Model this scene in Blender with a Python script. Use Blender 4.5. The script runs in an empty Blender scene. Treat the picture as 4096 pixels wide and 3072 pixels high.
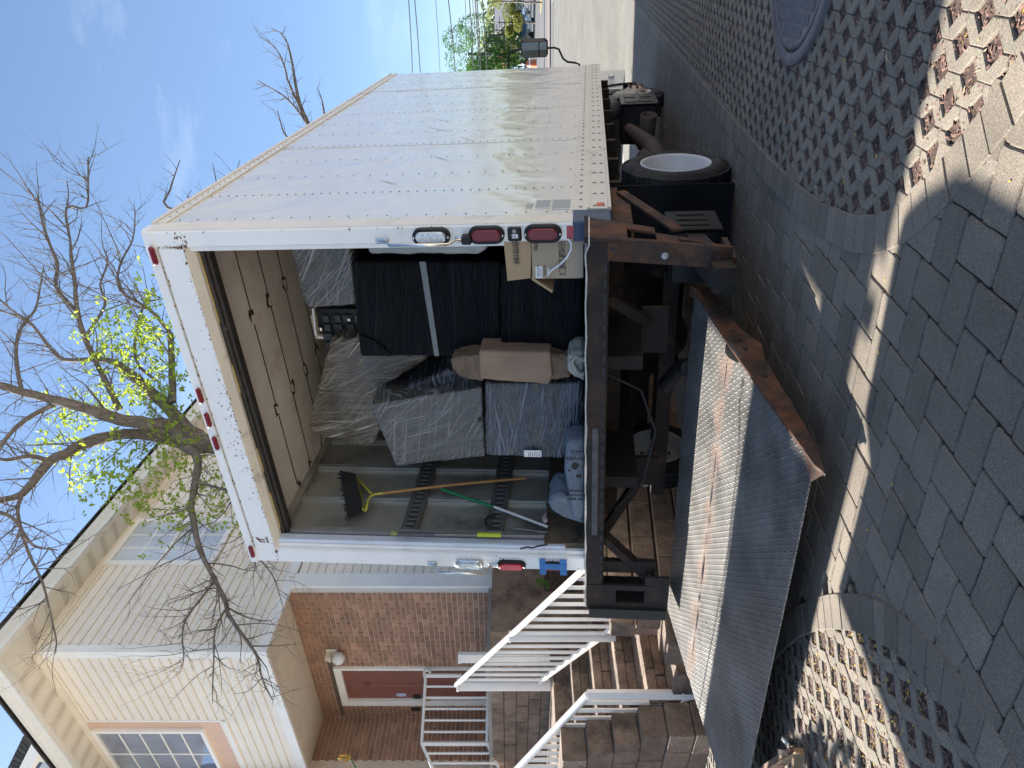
import bpy, math, random
from mathutils import Vector, Matrix
from mathutils.geometry import intersect_point_line
random.seed(7)
R = math.radians
scene = bpy.context.scene
# ------------------------------------------------------------------ camera, light, exposure
CAMH = .935
cam_d = bpy.data.cameras.new('camera'); cam = bpy.data.objects.new('camera', cam_d)
scene.collection.objects.link(cam); scene.camera = cam
cam.matrix_world = Matrix(((0, 1, 0, 0), (0, 0, -1, 0), (-1, 0, 0, CAMH), (0, 0, 0, 1)))
cam_d.sensor_width = 36; cam_d.lens = 24.96; cam_d.clip_start = .05; cam_d.clip_end = 2000
# the truck stands on a paved slope: its own frame (x right, y forward, z up), origin at the right rear floor corner
TM = Matrix(((0.8540729574, 0.5201440665, 0.0030876348, 0.86076), (-0.5174247826, 0.8489707753, 0.1073322746, 3.8016),
             (0.0532069340, -0.0932672119, 0.9942184113, -0.38988 + CAMH), (0, 0, 0, 1)))
GZ = -.958
# direction sunlight travels, in truck axes
SX, SY = 1.30, -.015
sv = (TM.to_3x3() @ Vector((SX, SY, -1))).normalized()
sun_d = bpy.data.lights.new('sun', 'SUN'); sun = bpy.data.objects.new('sun', sun_d); scene.collection.objects.link(sun)
sun_d.energy = 5; sun_d.angle = R(.35); sun_d.color = (1, .97, .91)
sun.rotation_euler = (-sv).to_track_quat('Z', 'Y').to_euler()
sun.location = (0, 0, 30)
elev = math.asin(-sv.z); az = math.atan2(-sv.x, -sv.y)
W = bpy.data.worlds.new('World'); scene.world = W; W.use_nodes = True
nt = W.node_tree; nt.nodes.clear()
def wn(t, **k):
    n = nt.nodes.new(t)
    for a, b in k.items(): setattr(n, a, b)
    return n
sky = wn('ShaderNodeTexSky', sky_type='NISHITA', sun_disc=False, sun_elevation=elev, sun_rotation=az, altitude=50, air_density=1.0, dust_density=.15, ozone_density=1.8)
bg = wn('ShaderNodeBackground'); wo = wn('ShaderNodeOutputWorld')
bg.inputs[1].default_value = .075
tc = wn('ShaderNodeTexCoord'); mp = wn('ShaderNodeMapping'); mp.inputs['Scale'].default_value = (1.1, 3.2, 5.5); mp.inputs['Rotation'].default_value = (0, .5, .6)
nz = wn('ShaderNodeTexNoise'); nz.inputs['Scale'].default_value = 1.7; nz.inputs['Detail'].default_value = 7; nz.inputs['Roughness'].default_value = .62
rp = wn('ShaderNodeValToRGB'); rp.color_ramp.elements[0].position = .56; rp.color_ramp.elements[1].position = .85
mx = wn('ShaderNodeMixRGB'); mx.inputs[2].default_value = (6.6, 7.0, 7.6, 1)
ml = wn('ShaderNodeMath', operation='MULTIPLY'); ml.inputs[1].default_value = .28
L = nt.links.new
sx_ = wn('ShaderNodeSeparateXYZ'); L(tc.outputs['Generated'], sx_.inputs[0]); el_ = wn('ShaderNodeMapRange'); el_.inputs[1].default_value = 0; el_.inputs[2].default_value = .45; L(sx_.outputs[2], el_.inputs[0])
hz = wn('ShaderNodeMixRGB'); hz.inputs[1].default_value = (.56, .66, .86, 1); hz.inputs[2].default_value = (1, 1, 1, 1); L(el_.outputs[0], hz.inputs[0]); hm_ = wn('ShaderNodeMixRGB', blend_type='MULTIPLY'); hm_.inputs[0].default_value = 1; L(sky.outputs[0], hm_.inputs[1]); L(hz.outputs[0], hm_.inputs[2])
L(tc.outputs['Generated'], mp.inputs[0]); L(mp.outputs[0], nz.inputs['Vector']); L(nz.outputs[0], rp.inputs[0])
L(rp.outputs[0], ml.inputs[0]); L(ml.outputs[0], mx.inputs[0]); L(hm_.outputs[0], mx.inputs[1]); L(mx.outputs[0], bg.inputs[0]); L(bg.outputs[0], wo.inputs[0])
vs = scene.view_settings; vs.view_transform = 'Standard'; vs.look = 'None'; vs.gamma = 1; vs.use_curve_mapping = False; vs.exposure = 1.6
scene.render.resolution_x = 1024; scene.render.resolution_y = 768
try:
    scene.cycles.max_bounces = 6; scene.cycles.transparent_max_bounces = 12
except Exception: pass

# ------------------------------------------------------------------ materials
MATS = {}
def mat(name, col, rough=.6, metal=0., var=.12, vs_=6., col2=None, c2s=3., c2t=(.5, .7), bump=0., bs=80., coat=0., spec=.5, rnd=0., grain=0., gs=400., stretch=None, trans=0., bdist=.004, space='P'):
    if name in MATS: return MATS[name]
    m = bpy.data.materials.new(name); m.use_nodes = True; t = m.node_tree; p = t.nodes['Principled BSDF']; N = t.nodes.new; K = t.links.new
    p.inputs['Roughness'].default_value = rough; p.inputs['Metallic'].default_value = metal
    p.inputs['Specular IOR Level'].default_value = spec
    if coat: p.inputs['Coat Weight'].default_value = coat; p.inputs['Coat Roughness'].default_value = .04
    if space == 'P': g = N('ShaderNodeNewGeometry'); vec = g.outputs['Position']
    else: g = N('ShaderNodeTexCoord'); vec = g.outputs['Object']
    if stretch:
        mpn = N('ShaderNodeMapping'); mpn.inputs['Scale'].default_value = stretch[:3]
        if len(stretch) > 3: mpn.inputs['Rotation'].default_value = stretch[3:6]
        K(vec, mpn.inputs[0]); vec = mpn.outputs[0]
    def noise(s, d=4, r=.6):
        n = N('ShaderNodeTexNoise'); n.inputs['Scale'].default_value = s; n.inputs['Detail'].default_value = d; n.inputs['Roughness'].default_value = r; K(vec, n.inputs['Vector']); return n.outputs[0]
    def mixc(f, a, b, bt='MIX'):
        x = N('ShaderNodeMixRGB'); x.blend_type = bt
        for i, v in ((0, f), (1, a), (2, b)):
            if isinstance(v, (int, float)): x.inputs[i].default_value = v
            elif isinstance(v, tuple): x.inputs[i].default_value = (*v[:3], 1)
            else: K(v, x.inputs[i])
        return x.outputs[0]
    def mr(v, a, b, c=0., d=1.):
        x = N('ShaderNodeMapRange'); x.inputs[1].default_value = a; x.inputs[2].default_value = b; x.inputs[3].default_value = c; x.inputs[4].default_value = d; K(v, x.inputs[0]); return x.outputs[0]
    c = tuple(col)
    out = c
    if col2: out = mixc(mr(noise(c2s, 6, .65), *c2t), c, tuple(col2))
    if var:
        v = mr(noise(vs_, 5), .3, .7, 1 - var, 1 + var)
        hv = N('ShaderNodeHueSaturation'); K(v, hv.inputs['Value'])
        if isinstance(out, tuple): hv.inputs['Color'].default_value = (*out, 1)
        else: K(out, hv.inputs['Color'])
        out = hv.outputs[0]
    if rnd:
        oi = N('ShaderNodeObjectInfo'); v = mr(oi.outputs['Random'], 0, 1, 1 - rnd, 1 + rnd)
        hv = N('ShaderNodeHueSaturation'); K(v, hv.inputs['Value'])
        if isinstance(out, tuple): hv.inputs['Color'].default_value = (*out, 1)
        else: K(out, hv.inputs['Color'])
        out = hv.outputs[0]
    if grain:
        v = mr(noise(gs, 2, .8), .3, .7, 1 - grain, 1 + grain)
        hv = N('ShaderNodeHueSaturation'); K(v, hv.inputs['Value'])
        if isinstance(out, tuple): hv.inputs['Color'].default_value = (*out, 1)
        else: K(out, hv.inputs['Color'])
        out = hv.outputs[0]
    if isinstance(out, tuple): p.inputs['Base Color'].default_value = (*out, 1)
    else: K(out, p.inputs['Base Color'])
    if bump:
        b = N('ShaderNodeBump'); b.inputs['Strength'].default_value = bump; b.inputs['Distance'].default_value = bdist
        K(noise(bs, 5), b.inputs['Height']); K(b.outputs[0], p.inputs['Normal'])
    if trans:
        p.inputs['Transmission Weight'].default_value = trans
    MATS[name] = m
    return m

M_paver = mat('paver', (.190, .155, .116), .9, var=.26, vs_=2.2, rnd=.17, col2=(.135, .108, .085), c2s=1.1, c2t=(.48, .72), grain=.48, gs=210, bump=.5, bs=300, bdist=.002)
M_lat = mat('lattice_concrete', (.205, .172, .130), .92, var=.14, vs_=6, rnd=.10, grain=.48, gs=210, bump=.5, bs=300, bdist=.002)
M_soil = mat('soil', (.075, .046, .034), .95, var=.5, vs_=30, col2=(.17, .10, .075), c2s=45, bump=1., bs=60, bdist=.01)
M_sand = mat('joint_sand', (.03, .027, .024), .95, var=.3, vs_=20)
M_asph = mat('asphalt', (.165, .152, .125), .95, var=.16, vs_=.7, grain=.40, gs=26, bump=.3, bs=100)
M_road = mat('road_asphalt', (.13, .125, .12), .95, var=.15, vs_=.2, grain=.15, gs=12)
M_walk = mat('sidewalk', (.26, .18, .16), .9, var=.1)
M_kerb = mat('kerb', (.20, .195, .18), .9)
M_whiteline = mat('white_paint_line', (.75, .75, .72), .8)
M_yel = mat('yellow_paint', (.75, .5, .05), .7)
M_truckw = mat('truck_white', (.83, .81, .77), .38, var=.04, vs_=3, col2=(.66, .60, .52), c2s=5, c2t=(.62, .85), coat=.35, bump=.05, bs=4)
M_beige = mat('rail_beige', (.76, .69, .58), .42, var=.07, vs_=3, col2=(.36, .29, .22), c2s=4, c2t=(.58, .8), coat=.2)
M_rust = mat('rusty_steel', (.055, .033, .024), .75, metal=.2, var=.5, vs_=9, col2=(.13, .05, .02), c2s=7, c2t=(.42, .6), bump=.8, bs=35, bdist=.004)
M_rustd = mat('dark_rusty_steel', (.022, .015, .011), .8, var=.5, vs_=9, col2=(.055, .026, .014), c2s=6, c2t=(.5, .7), bump=.6, bs=40)
M_blk = mat('black_plastic', (.014, .014, .014), .5, var=.2, spec=.3)
M_blkm = mat('black_metal', (.014, .013, .013), .55, var=.3, col2=(.03, .022, .016), c2s=8)
M_tyre = mat('tyre_rubber', (.013, .012, .012), .82, var=.35, vs_=14, col2=(.05, .045, .04), c2s=6, bump=.3, bs=60)
M_rim = mat('rim_white', (.60, .585, .57), .5, var=.08, col2=(.30, .23, .18), c2s=14, c2t=(.6, .75))
M_rimr = mat('rim_rusty_white', (.50, .42, .36), .55, var=.15, col2=(.20, .10, .05), c2s=18, c2t=(.5, .7))
M_red = mat('red_lens', (.17, .006, .014), .3, var=.1, vs_=50, coat=.12, bump=.4, bs=120)
M_redb = mat('red_lens_bright', (.62, .02, .02), .15, var=.15, vs_=60, coat=.6, bump=.5, bs=120)
M_refl = mat('red_reflector', (.42, .05, .06), .3)
M_clear = mat('clear_lens', (.62, .62, .60), .12, metal=.5, var=.35, vs_=80, bump=.8, bs=120)
M_chrome = mat('chrome', (.62, .61, .59), .25, metal=1., var=.1)
M_alu = mat('aluminium_sheet', (.46, .44, .39), .42, metal=.55, var=.12, vs_=2.5, col2=(.20, .19, .17), c2s=2)
M_alud = mat('aluminium_rib', (.42, .42, .40), .4, metal=.6, var=.15, vs_=6)
M_etr = mat('cargo_track_steel', (.20, .195, .185), .45, metal=.6, var=.2, vs_=10)
M_ceil = mat('ceiling_board', (.82, .74, .64), .7, var=.10, vs_=3, col2=(.55, .38, .26), c2s=1.7, c2t=(.52, .75), bump=.15, bs=12)
M_stain = mat('stain_brown', (.10, .05, .03), .9, var=.5, vs_=40)
M_door = mat('dark_track', (.035, .028, .022), .6, var=.4, vs_=20)
M_kick = mat('worn_plywood', (.115, .082, .05), .8, var=.3, vs_=5, col2=(.05, .04, .03), c2s=12, c2t=(.45, .62), bump=.3)
M_card = mat('cardboard', (.42, .29, .165), .8, var=.06, vs_=6)
M_cardl = mat('cardboard_light', (.40, .31, .21), .75, var=.08, vs_=6)
M_brown = mat('brown_paper', (.25, .165, .11), .7, var=.14, vs_=9, bump=.9, bs=11, bdist=.02, stretch=(1, 1, .5))
M_white = mat('white_plastic', (.72, .72, .70), .4, var=.04)
M_ink = mat('black_ink', (.03, .03, .035), .7, var=0)
M_bluet = mat('blue_tape', (.03, .16, .42), .6, var=.2, vs_=25, bump=.4, bs=40)
M_bluep = mat('dark_blue_paint', (.03, .055, .11), .45, var=.3, vs_=10, col2=(.10, .05, .03), c2s=12, c2t=(.6, .7))
M_blanket = mat('blue_moving_blanket', (.125, .155, .19), .95, var=.2, vs_=40, grain=.2, gs=200, bump=.8, bs=90)
M_towel = mat('beige_towel', (.34, .32, .27), .95, var=.15, vs_=30, grain=.3, gs=200, bump=.8, bs=90)
M_wood = mat('broom_wood', (.42, .22, .07), .5, var=.15, vs_=8)
M_lumber = mat('dolly_wood', (.36, .22, .11), .7, var=.15, vs_=5, stretch=(8, 1, 1))
M_brist = mat('bristles', (.02, .02, .02), .8, var=.3, vs_=60)
M_yelp = mat('yellow_grip', (.45, .55, .02), .5, var=.1)
M_yelb = mat('yellow_plastic', (.55, .48, .06), .5, var=.2)
M_green = mat('green_label', (.02, .20, .08), .5, var=.4, vs_=60)
M_brick = mat('brick', (.35, .19, .125), .9, var=.22, vs_=5, rnd=.22, col2=(.26, .16, .10), c2s=2.2, c2t=(.52, .72), grain=.15, gs=90, bump=.4, bs=80)
M_mort = mat('mortar', (.66, .57, .46), .95, var=.12, vs_=10)
M_side = mat('siding', (.82, .73, .62), .55, var=.05, vs_=2, rnd=.02)
M_trim = mat('white_trim', (.84, .80, .74), .5, var=.04, vs_=3)
M_soff = mat('soffit', (.76, .68, .56), .6, var=.06, vs_=3)
M_gut = mat('gutter', (.76, .72, .65), .5, var=.06, vs_=14, stretch=(1, 1, .2))
M_pink = mat('pink_panel', (.68, .45, .33), .7, var=.06, vs_=2)
M_shing = mat('roof_shingle', (.055, .052, .05), .95, var=.3, vs_=10, rnd=.2, grain=.3, gs=120)
M_glass = mat('window_glass', (.16, .19, .26), .04, var=.25, vs_=3, coat=1., spec=.9)
M_curt = mat('curtain', (.55, .57, .60), .35, var=.22, vs_=2.5, stretch=(1, 1, .06), coat=1., spec=.8)
M_doorp = mat('red_door_paint', (.23, .085, .062), .5, var=.08)
M_rail = mat('railing_white', (.84, .81, .76), .4, var=.04, vs_=4)
M_stone = mat('stone_block', (.215, .150, .108), .92, var=.28, vs_=7, rnd=.16, col2=(.085, .06, .045), c2s=4, grain=.32, gs=70, bump=1., bs=30, bdist=.012)
M_bark = mat('bark', (.19, .15, .115), .95, var=.4, vs_=12, col2=(.26, .235, .20), c2s=9, c2t=(.5, .75), bump=1., bs=26, bdist=.03, stretch=(2.2, 2.2, .8))
M_twig = mat('twig_bark', (.15, .12, .095), .9, var=.3, vs_=9, col2=(.28, .25, .21), c2s=14, c2t=(.55, .7))
M_iron = mat('cast_iron', (.13, .11, .11), .6, metal=.3, var=.25, vs_=14, col2=(.09, .05, .045), c2s=6, bump=.5, bs=60)
M_lamp = mat('lamp_globe', (.70, .70, .70), .35, var=.05)
M_mulch = mat('mulch', (.17, .095, .07), .9, var=.5, vs_=60, rnd=.3)
M_petal = mat('petal', (.62, .40, .03), .7, var=.4, vs_=60)
M_straw = mat('straw', (.40, .30, .18), .8, var=.4, vs_=60)
def leafmat(name, c, tr):
    m = bpy.data.materials.new(name); m.use_nodes = True; t = m.node_tree; p = t.nodes['Principled BSDF']
    g = t.nodes.new('ShaderNodeNewGeometry'); n = t.nodes.new('ShaderNodeTexNoise'); n.inputs['Scale'].default_value = 3
    t.links.new(g.outputs['Position'], n.inputs['Vector'])
    h = t.nodes.new('ShaderNodeHueSaturation'); h.inputs['Color'].default_value = (*c, 1)
    mr = t.nodes.new('ShaderNodeMapRange'); mr.inputs[1].default_value = .3; mr.inputs[2].default_value = .7; mr.inputs[3].default_value = .6; mr.inputs[4].default_value = 1.4
    t.links.new(n.outputs[0], mr.inputs[0]); t.links.new(mr.outputs[0], h.inputs['Value']); t.links.new(h.outputs[0], p.inputs['Base Color'])
    p.inputs['Roughness'].default_value = .55
    tb = t.nodes.new('ShaderNodeBsdfTranslucent'); tb.inputs[0].default_value = (*tr, 1)
    ms = t.nodes.new('ShaderNodeMixShader'); ms.inputs[0].default_value = .5
    o = t.nodes['Material Output']
    t.links.new(p.outputs[0], ms.inputs[1]); t.links.new(tb.outputs[0], ms.inputs[2]); t.links.new(ms.outputs[0], o.inputs[0])
    return m
M_leaf = leafmat('lime_leaf', (.20, .28, .03), (.50, .62, .06))
M_leafg = leafmat('green_leaf', (.05, .12, .02), (.12, .28, .04))
M_leafy = leafmat('yellow_green_leaf', (.16, .17, .03), (.30, .32, .06))

def film(name, base, tint, amt, dirs=(0, .35, -.5), fine=55., thr=(.52, .8), rough=.25, mask=.5, spec=.3, coat=.1):
    """plastic stretch film: taut creases that run up, down and across with the light they catch painted into the colour"""
    m = bpy.data.materials.new(name); m.use_nodes = True; t = m.node_tree; p = t.nodes['Principled BSDF']; N = t.nodes.new; K = t.links.new
    def mp_(v, rot=(0, 0, 0), sc=(1, 1, 1)):
        q = N('ShaderNodeMapping'); q.inputs['Rotation'].default_value = rot; q.inputs['Scale'].default_value = sc; K(v, q.inputs[0]); return q.outputs[0]
    def noi(v, s_, d=3, r=.6, dist=0.):
        q = N('ShaderNodeTexNoise'); q.inputs['Scale'].default_value = s_; q.inputs['Detail'].default_value = d; q.inputs['Roughness'].default_value = r; q.inputs['Distortion'].default_value = dist; K(v, q.inputs['Vector']); return q.outputs[0]
    def mt(op, a, b, c=None):
        q = N('ShaderNodeMath'); q.operation = op
        for i, v in enumerate((a, b, c)):
            if v is None: continue
            if isinstance(v, (int, float)): q.inputs[i].default_value = v
            else: K(v, q.inputs[i])
        return q.outputs[0]
    def mrn(v, a, b, c=0., d=1.):
        q = N('ShaderNodeMapRange'); K(v, q.inputs[0]); q.inputs[1].default_value = a; q.inputs[2].default_value = b; q.inputs[3].default_value = c; q.inputs[4].default_value = d; return q.outputs[0]
    tcn = N('ShaderNodeTexCoord'); al = mp_(tcn.outputs['Object'], (0, 0, .5446)); acc = None
    for i, dr in enumerate(dirs):
        v = mp_(mp_(al, (0, dr, 0)), (0, 0, 0), (fine * (1 + .35 * i), 4, .42 + .12 * i)); q = mp_(v, (0, 0, 0), (1, 1, 1))
        off = N('ShaderNodeVectorMath'); off.operation = 'ADD'; off.inputs[1].default_value = (3.7 * i, 9.1 * i, 5.3 * i); K(v, off.inputs[0])
        st_ = mrn(noi(off.outputs[0], 1., 1.6, .55), thr[0], thr[1])
        o2 = N('ShaderNodeVectorMath'); o2.operation = 'ADD'; o2.inputs[1].default_value = (11.3 * i, 2.1 * i, 7.7 * i); K(al, o2.inputs[0])
        mk = mrn(noi(o2.outputs[0], 3.2, 3), mask - .12, mask + .10) if i or mask > .4 else 1.
        w_ = mt('MULTIPLY', st_, mk) if not isinstance(mk, float) else st_
        acc = w_ if acc is None else mt('MAXIMUM', acc, w_)
    wr = mrn(noi(al, 22, 6, .75, .8), .56, .72, 0, .55); wm = mrn(noi(al, 4.5, 2), .5, .62); acc = mt('MAXIMUM', acc, mt('MULTIPLY', wr, wm)) if mask > .4 else acc
    x = N('ShaderNodeMixRGB'); x.inputs[1].default_value = (*base, 1); x.inputs[2].default_value = (*tint, 1); K(mt('MULTIPLY', acc, amt), x.inputs[0]); K(x.outputs[0], p.inputs['Base Color'])
    b = N('ShaderNodeBump'); b.inputs['Strength'].default_value = .9; b.inputs['Distance'].default_value = .014; K(mt('ADD', acc, mt('MULTIPLY', noi(al, 7, 4, .55, 1.4), .7)), b.inputs['Height']); K(b.outputs[0], p.inputs['Normal'])
    p.inputs['Roughness'].default_value = rough; p.inputs['Coat Weight'].default_value = coat; p.inputs['Coat Roughness'].default_value = .10; K(b.outputs[0], p.inputs['Coat Normal']); p.inputs['Specular IOR Level'].default_value = spec
    return m
F_black = film('black_stretch_film', (.0045, .0048, .0055), (.024, .026, .031), .8, dirs=(1.57, 1.45, 1.68), fine=80., thr=(.52, .80), rough=.4, mask=.3, spec=.10, coat=0)
F_clear = film('clear_film_over_tan', (.085, .064, .042), (.72, .66, .54), .95, dirs=(.35, .05, .9, .6), fine=66., thr=(.53, .76), coat=.9)
F_clear2 = film('clear_film_over_grey', (.075, .066, .053), (.70, .70, .70), .9, dirs=(1.1, .8, 1.45, .35), fine=72., thr=(.53, .77), coat=.9)
F_clear3 = film('clear_film_over_black', (.020, .020, .020), (.46, .50, .60), .95, dirs=(1.57, 1.40, 1.75), fine=75., thr=(.52, .78), coat=.8)

# worn diamond tread steel: oval studs in alternating directions as relief
def treadmat():
    m = bpy.data.materials.new('diamond_tread_steel'); m.use_nodes = True; t = m.node_tree; p = t.nodes['Principled BSDF']; N = t.nodes.new; K = t.links.new
    tcn = N('ShaderNodeTexCoord')
    def mth(op, *v):
        x = N('ShaderNodeMath'); x.operation = op
        for i, q in enumerate(v):
            if isinstance(q, (int, float)): x.inputs[i].default_value = q
            else: K(q, x.inputs[i])
        return x.outputs[0]
    s = N('ShaderNodeSeparateXYZ'); K(tcn.outputs['Object'], s.inputs[0])
    P = .040
    def studs(ox, oy, rot):
        u = mth('SUBTRACT', mth('FLOORED_MODULO', mth('ADD', s.outputs[0], ox), P), P / 2)
        v = mth('SUBTRACT', mth('FLOORED_MODULO', mth('ADD', s.outputs[1], oy), P), P / 2)
        c, d = math.cos(rot), math.sin(rot)
        a = mth('ADD', mth('MULTIPLY', u, c), mth('MULTIPLY', v, d)); b = mth('SUBTRACT', mth('MULTIPLY', v, c), mth('MULTIPLY', u, d))
        q = mth('ADD', mth('POWER', mth('DIVIDE', mth('ABSOLUTE', a), .0165), 2), mth('POWER', mth('DIVIDE', mth('ABSOLUTE', b), .0050), 2))
        return mth('MAXIMUM', mth('SUBTRACT', 1, q), 0)
    h = mth('MAXIMUM', studs(0, 0, R(45)), studs(P / 2, P / 2, R(-45)))
    n = N('ShaderNodeTexNoise'); n.inputs['Scale'].default_value = 5; n.inputs['Detail'].default_value = 8; n.inputs['Roughness'].default_value = .7; K(tcn.outputs['Object'], n.inputs['Vector'])
    n2 = N('ShaderNodeTexNoise'); n2.inputs['Scale'].default_value = 160; n2.inputs['Detail'].default_value = 3; K(tcn.outputs['Object'], n2.inputs['Vector'])
    # rust along the fold line y = FOLD
    fold = mth('ABSOLUTE', mth('ADD', s.outputs[1], .60)); fr = N('ShaderNodeMapRange'); K(fold, fr.inputs[0]); fr.inputs[1].default_value = 0; fr.inputs[2].default_value = .14; fr.inputs[3].default_value = .30; fr.inputs[4].default_value = 0
    rs = N('ShaderNodeMapRange'); K(mth('ADD', n.outputs[0], fr.outputs[0]), rs.inputs[0]); rs.inputs[1].default_value = .62; rs.inputs[2].default_value = .78
    c1 = N('ShaderNodeMixRGB'); c1.inputs[1].default_value = (.150, .138, .122, 1); c1.inputs[2].default_value = (.17, .115, .085, 1); K(rs.outputs[0], c1.inputs[0])
    hm = N('ShaderNodeMapRange'); K(h, hm.inputs[0]); hm.inputs[1].default_value = 0; hm.inputs[2].default_value = .5; hm.inputs[3].default_value = 0; hm.inputs[4].default_value = .12
    c2 = N('ShaderNodeMixRGB'); K(hm.outputs[0], c2.inputs[0]); K(c1.outputs[0], c2.inputs[1]); c2.inputs[2].default_value = (.42, .42, .41, 1)
    n3 = N('ShaderNodeTexNoise'); n3.inputs['Scale'].default_value = 2.6; n3.inputs['Detail'].default_value = 9; n3.inputs['Roughness'].default_value = .68; K(tcn.outputs['Object'], n3.inputs['Vector'])
    wr = N('ShaderNodeMapRange'); K(n3.outputs[0], wr.inputs[0]); wr.inputs[1].default_value = .36; wr.inputs[2].default_value = .66; wr.inputs[3].default_value = .55; wr.inputs[4].default_value = 1.5
    hv = N('ShaderNodeHueSaturation'); K(wr.outputs[0], hv.inputs['Value']); K(c2.outputs[0], hv.inputs['Color']); K(hv.outputs[0], p.inputs['Base Color'])
    b = N('ShaderNodeBump'); b.inputs['Strength'].default_value = 1.; b.inputs['Distance'].default_value = .005
    K(mth('ADD', mth('MULTIPLY', h, mth('MULTIPLY', n.outputs[0], 1.6)), mth('MULTIPLY', n2.outputs[0], .45)), b.inputs['Height']); K(b.outputs[0], p.inputs['Normal'])
    rr = N('ShaderNodeMapRange'); K(rs.outputs[0], rr.inputs[0]); rr.inputs[3].default_value = .40; rr.inputs[4].default_value = .8; K(rr.outputs[0], p.inputs['Roughness'])
    p.inputs['Metallic'].default_value = .12; p.inputs['Specular IOR Level'].default_value = .35
    return m
M_tread = treadmat()

# ------------------------------------------------------------------ builders
col = scene.collection
def tf(p): return TM @ Vector(p)
def wd(p): return Vector(p)
class MB:
    """collects geometry in some frame, links it as one mesh object in world axes"""
    def __init__(s, T=tf): s.v = []; s.f = []; s.T = T; s.sm = []
    def add(s, vs_, fs, smooth=False):
        n = len(s.v); s.v += [s.T(p) for p in vs_]; s.f += [tuple(i + n for i in f) for f in fs]; s.sm += [smooth] * len(fs); return s
    def hexa(s, c):
        return s.add(c, [(0, 3, 2, 1), (4, 5, 6, 7), (0, 1, 5, 4), (1, 2, 6, 5), (2, 3, 7, 6), (3, 0, 4, 7)])
    def box(s, x0, x1, y0, y1, z0, z1):
        return s.hexa([(x0, y0, z0), (x1, y0, z0), (x1, y1, z0), (x0, y1, z0), (x0, y0, z1), (x1, y0, z1), (x1, y1, z1), (x0, y1, z1)])
    def cbox(s, x0, x1, y0, y1, z0, z1, c=.006):
        """box with chamfered edges"""
        vs_ = []
        for sx, X in ((-1, x0), (1, x1)):
            for sy, Y in ((-1, y0), (1, y1)):
                for sz, Z in ((-1, z0), (1, z1)):
                    vs_ += [(X, Y - sy * c, Z - sz * c), (X - sx * c, Y, Z - sz * c), (X - sx * c, Y - sy * c, Z)]
        def i(a, b, d, k): return ((a * 2 + b) * 2 + d) * 3 + k
        f = [(i(0, 0, 0, 0), i(0, 0, 1, 0), i(0, 1, 1, 0), i(0, 1, 0, 0)), (i(1, 0, 0, 0), i(1, 1, 0, 0), i(1, 1, 1, 0), i(1, 0, 1, 0)),
             (i(0, 0, 0, 1), i(1, 0, 0, 1), i(1, 0, 1, 1), i(0, 0, 1, 1)), (i(0, 1, 0, 1), i(0, 1, 1, 1), i(1, 1, 1, 1), i(1, 1, 0, 1)),
             (i(0, 0, 0, 2), i(0, 1, 0, 2), i(1, 1, 0, 2), i(1, 0, 0, 2)), (i(0, 0, 1, 2), i(1, 0, 1, 2), i(1, 1, 1, 2), i(0, 1, 1, 2))]
        for a in (0, 1):
            for b in (0, 1):
                f += [(i(a, b, 0, 0), i(a, b, 1, 0), i(a, b, 1, 1), i(a, b, 0, 1)), (i(a, 0, b, 0), i(a, 1, b, 0), i(a, 1, b, 2), i(a, 0, b, 2)), (i(0, a, b, 1), i(1, a, b, 1), i(1, a, b, 2), i(0, a, b, 2))]
                for d in (0, 1): f.append((i(a, b, d, 0), i(a, b, d, 1), i(a, b, d, 2)))
        return s.add(vs_, f)
    def prism(s, pts, e):
        """polygon pts extruded by vector e"""
        n = len(pts); q = [tuple(a + b for a, b in zip(p, e)) for p in pts]
        return s.add(list(pts) + q, [tuple(range(n))[::-1], tuple(range(n, 2 * n))] + [(i, (i + 1) % n, n + (i + 1) % n, n + i) for i in range(n)])
    def tube(s, pts, r, n=8, cap=True, smooth=True):
        pts = [Vector(p) for p in pts]; rs = r if isinstance(r, (list, tuple)) else [r] * len(pts)
        rings = []; prev = None
        for i, p in enumerate(pts):
            d = (pts[min(i + 1, len(pts) - 1)] - pts[max(i - 1, 0)]).normalized()
            if prev is None: u = d.orthogonal().normalized()
            else:
                u = prev - d * prev.dot(d)
                u = u.normalized() if u.length > 1e-6 else d.orthogonal().normalized()
            prev = u; w = d.cross(u)
            rings.append([p + (u * math.cos(6.28318 * k / n) + w * math.sin(6.28318 * k / n)) * rs[i] for k in range(n)])
        vs_ = [q for rg in rings for q in rg]
        f = [(i * n + k, i * n + (k + 1) % n, (i + 1) * n + (k + 1) % n, (i + 1) * n + k) for i in range(len(pts) - 1) for k in range(n)]
        m0 = len(s.f); s.add(vs_, f, smooth)
        if cap: s.add(rings[0], [tuple(range(n))[::-1]]); s.add(rings[-1], [tuple(range(n))])
        return s
    def bar(s, a, b, w, h, up=(0, 0, 1)):
        a = Vector(a); b = Vector(b); d = (b - a).normalized(); u = Vector(up); x = d.cross(u).normalized(); y = x.cross(d)
        c = []
        for p in (a, b): c += [p - x * w / 2 - y * h / 2, p + x * w / 2 - y * h / 2, p + x * w / 2 + y * h / 2, p - x * w / 2 + y * h / 2]
        return s.hexa(c)
    def lathe(s, c, ax, prof, n=40, smooth=True, a0=0, a1=6.283185):
        """prof: (distance along axis, radius)"""
        c = Vector(c); ax = Vector(ax).normalized(); u = ax.orthogonal().normalized(); w = ax.cross(u)
        vs_ = [c + ax * t + (u * math.cos(6.283185 * k / n) + w * math.sin(6.283185 * k / n)) * r for t, r in prof for k in range(n)]
        return s.add(vs_, [(i * n + k, i * n + (k + 1) % n, (i + 1) * n + (k + 1) % n, (i + 1) * n + k) for i in range(len(prof) - 1) for k in range(n)], smooth)
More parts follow.
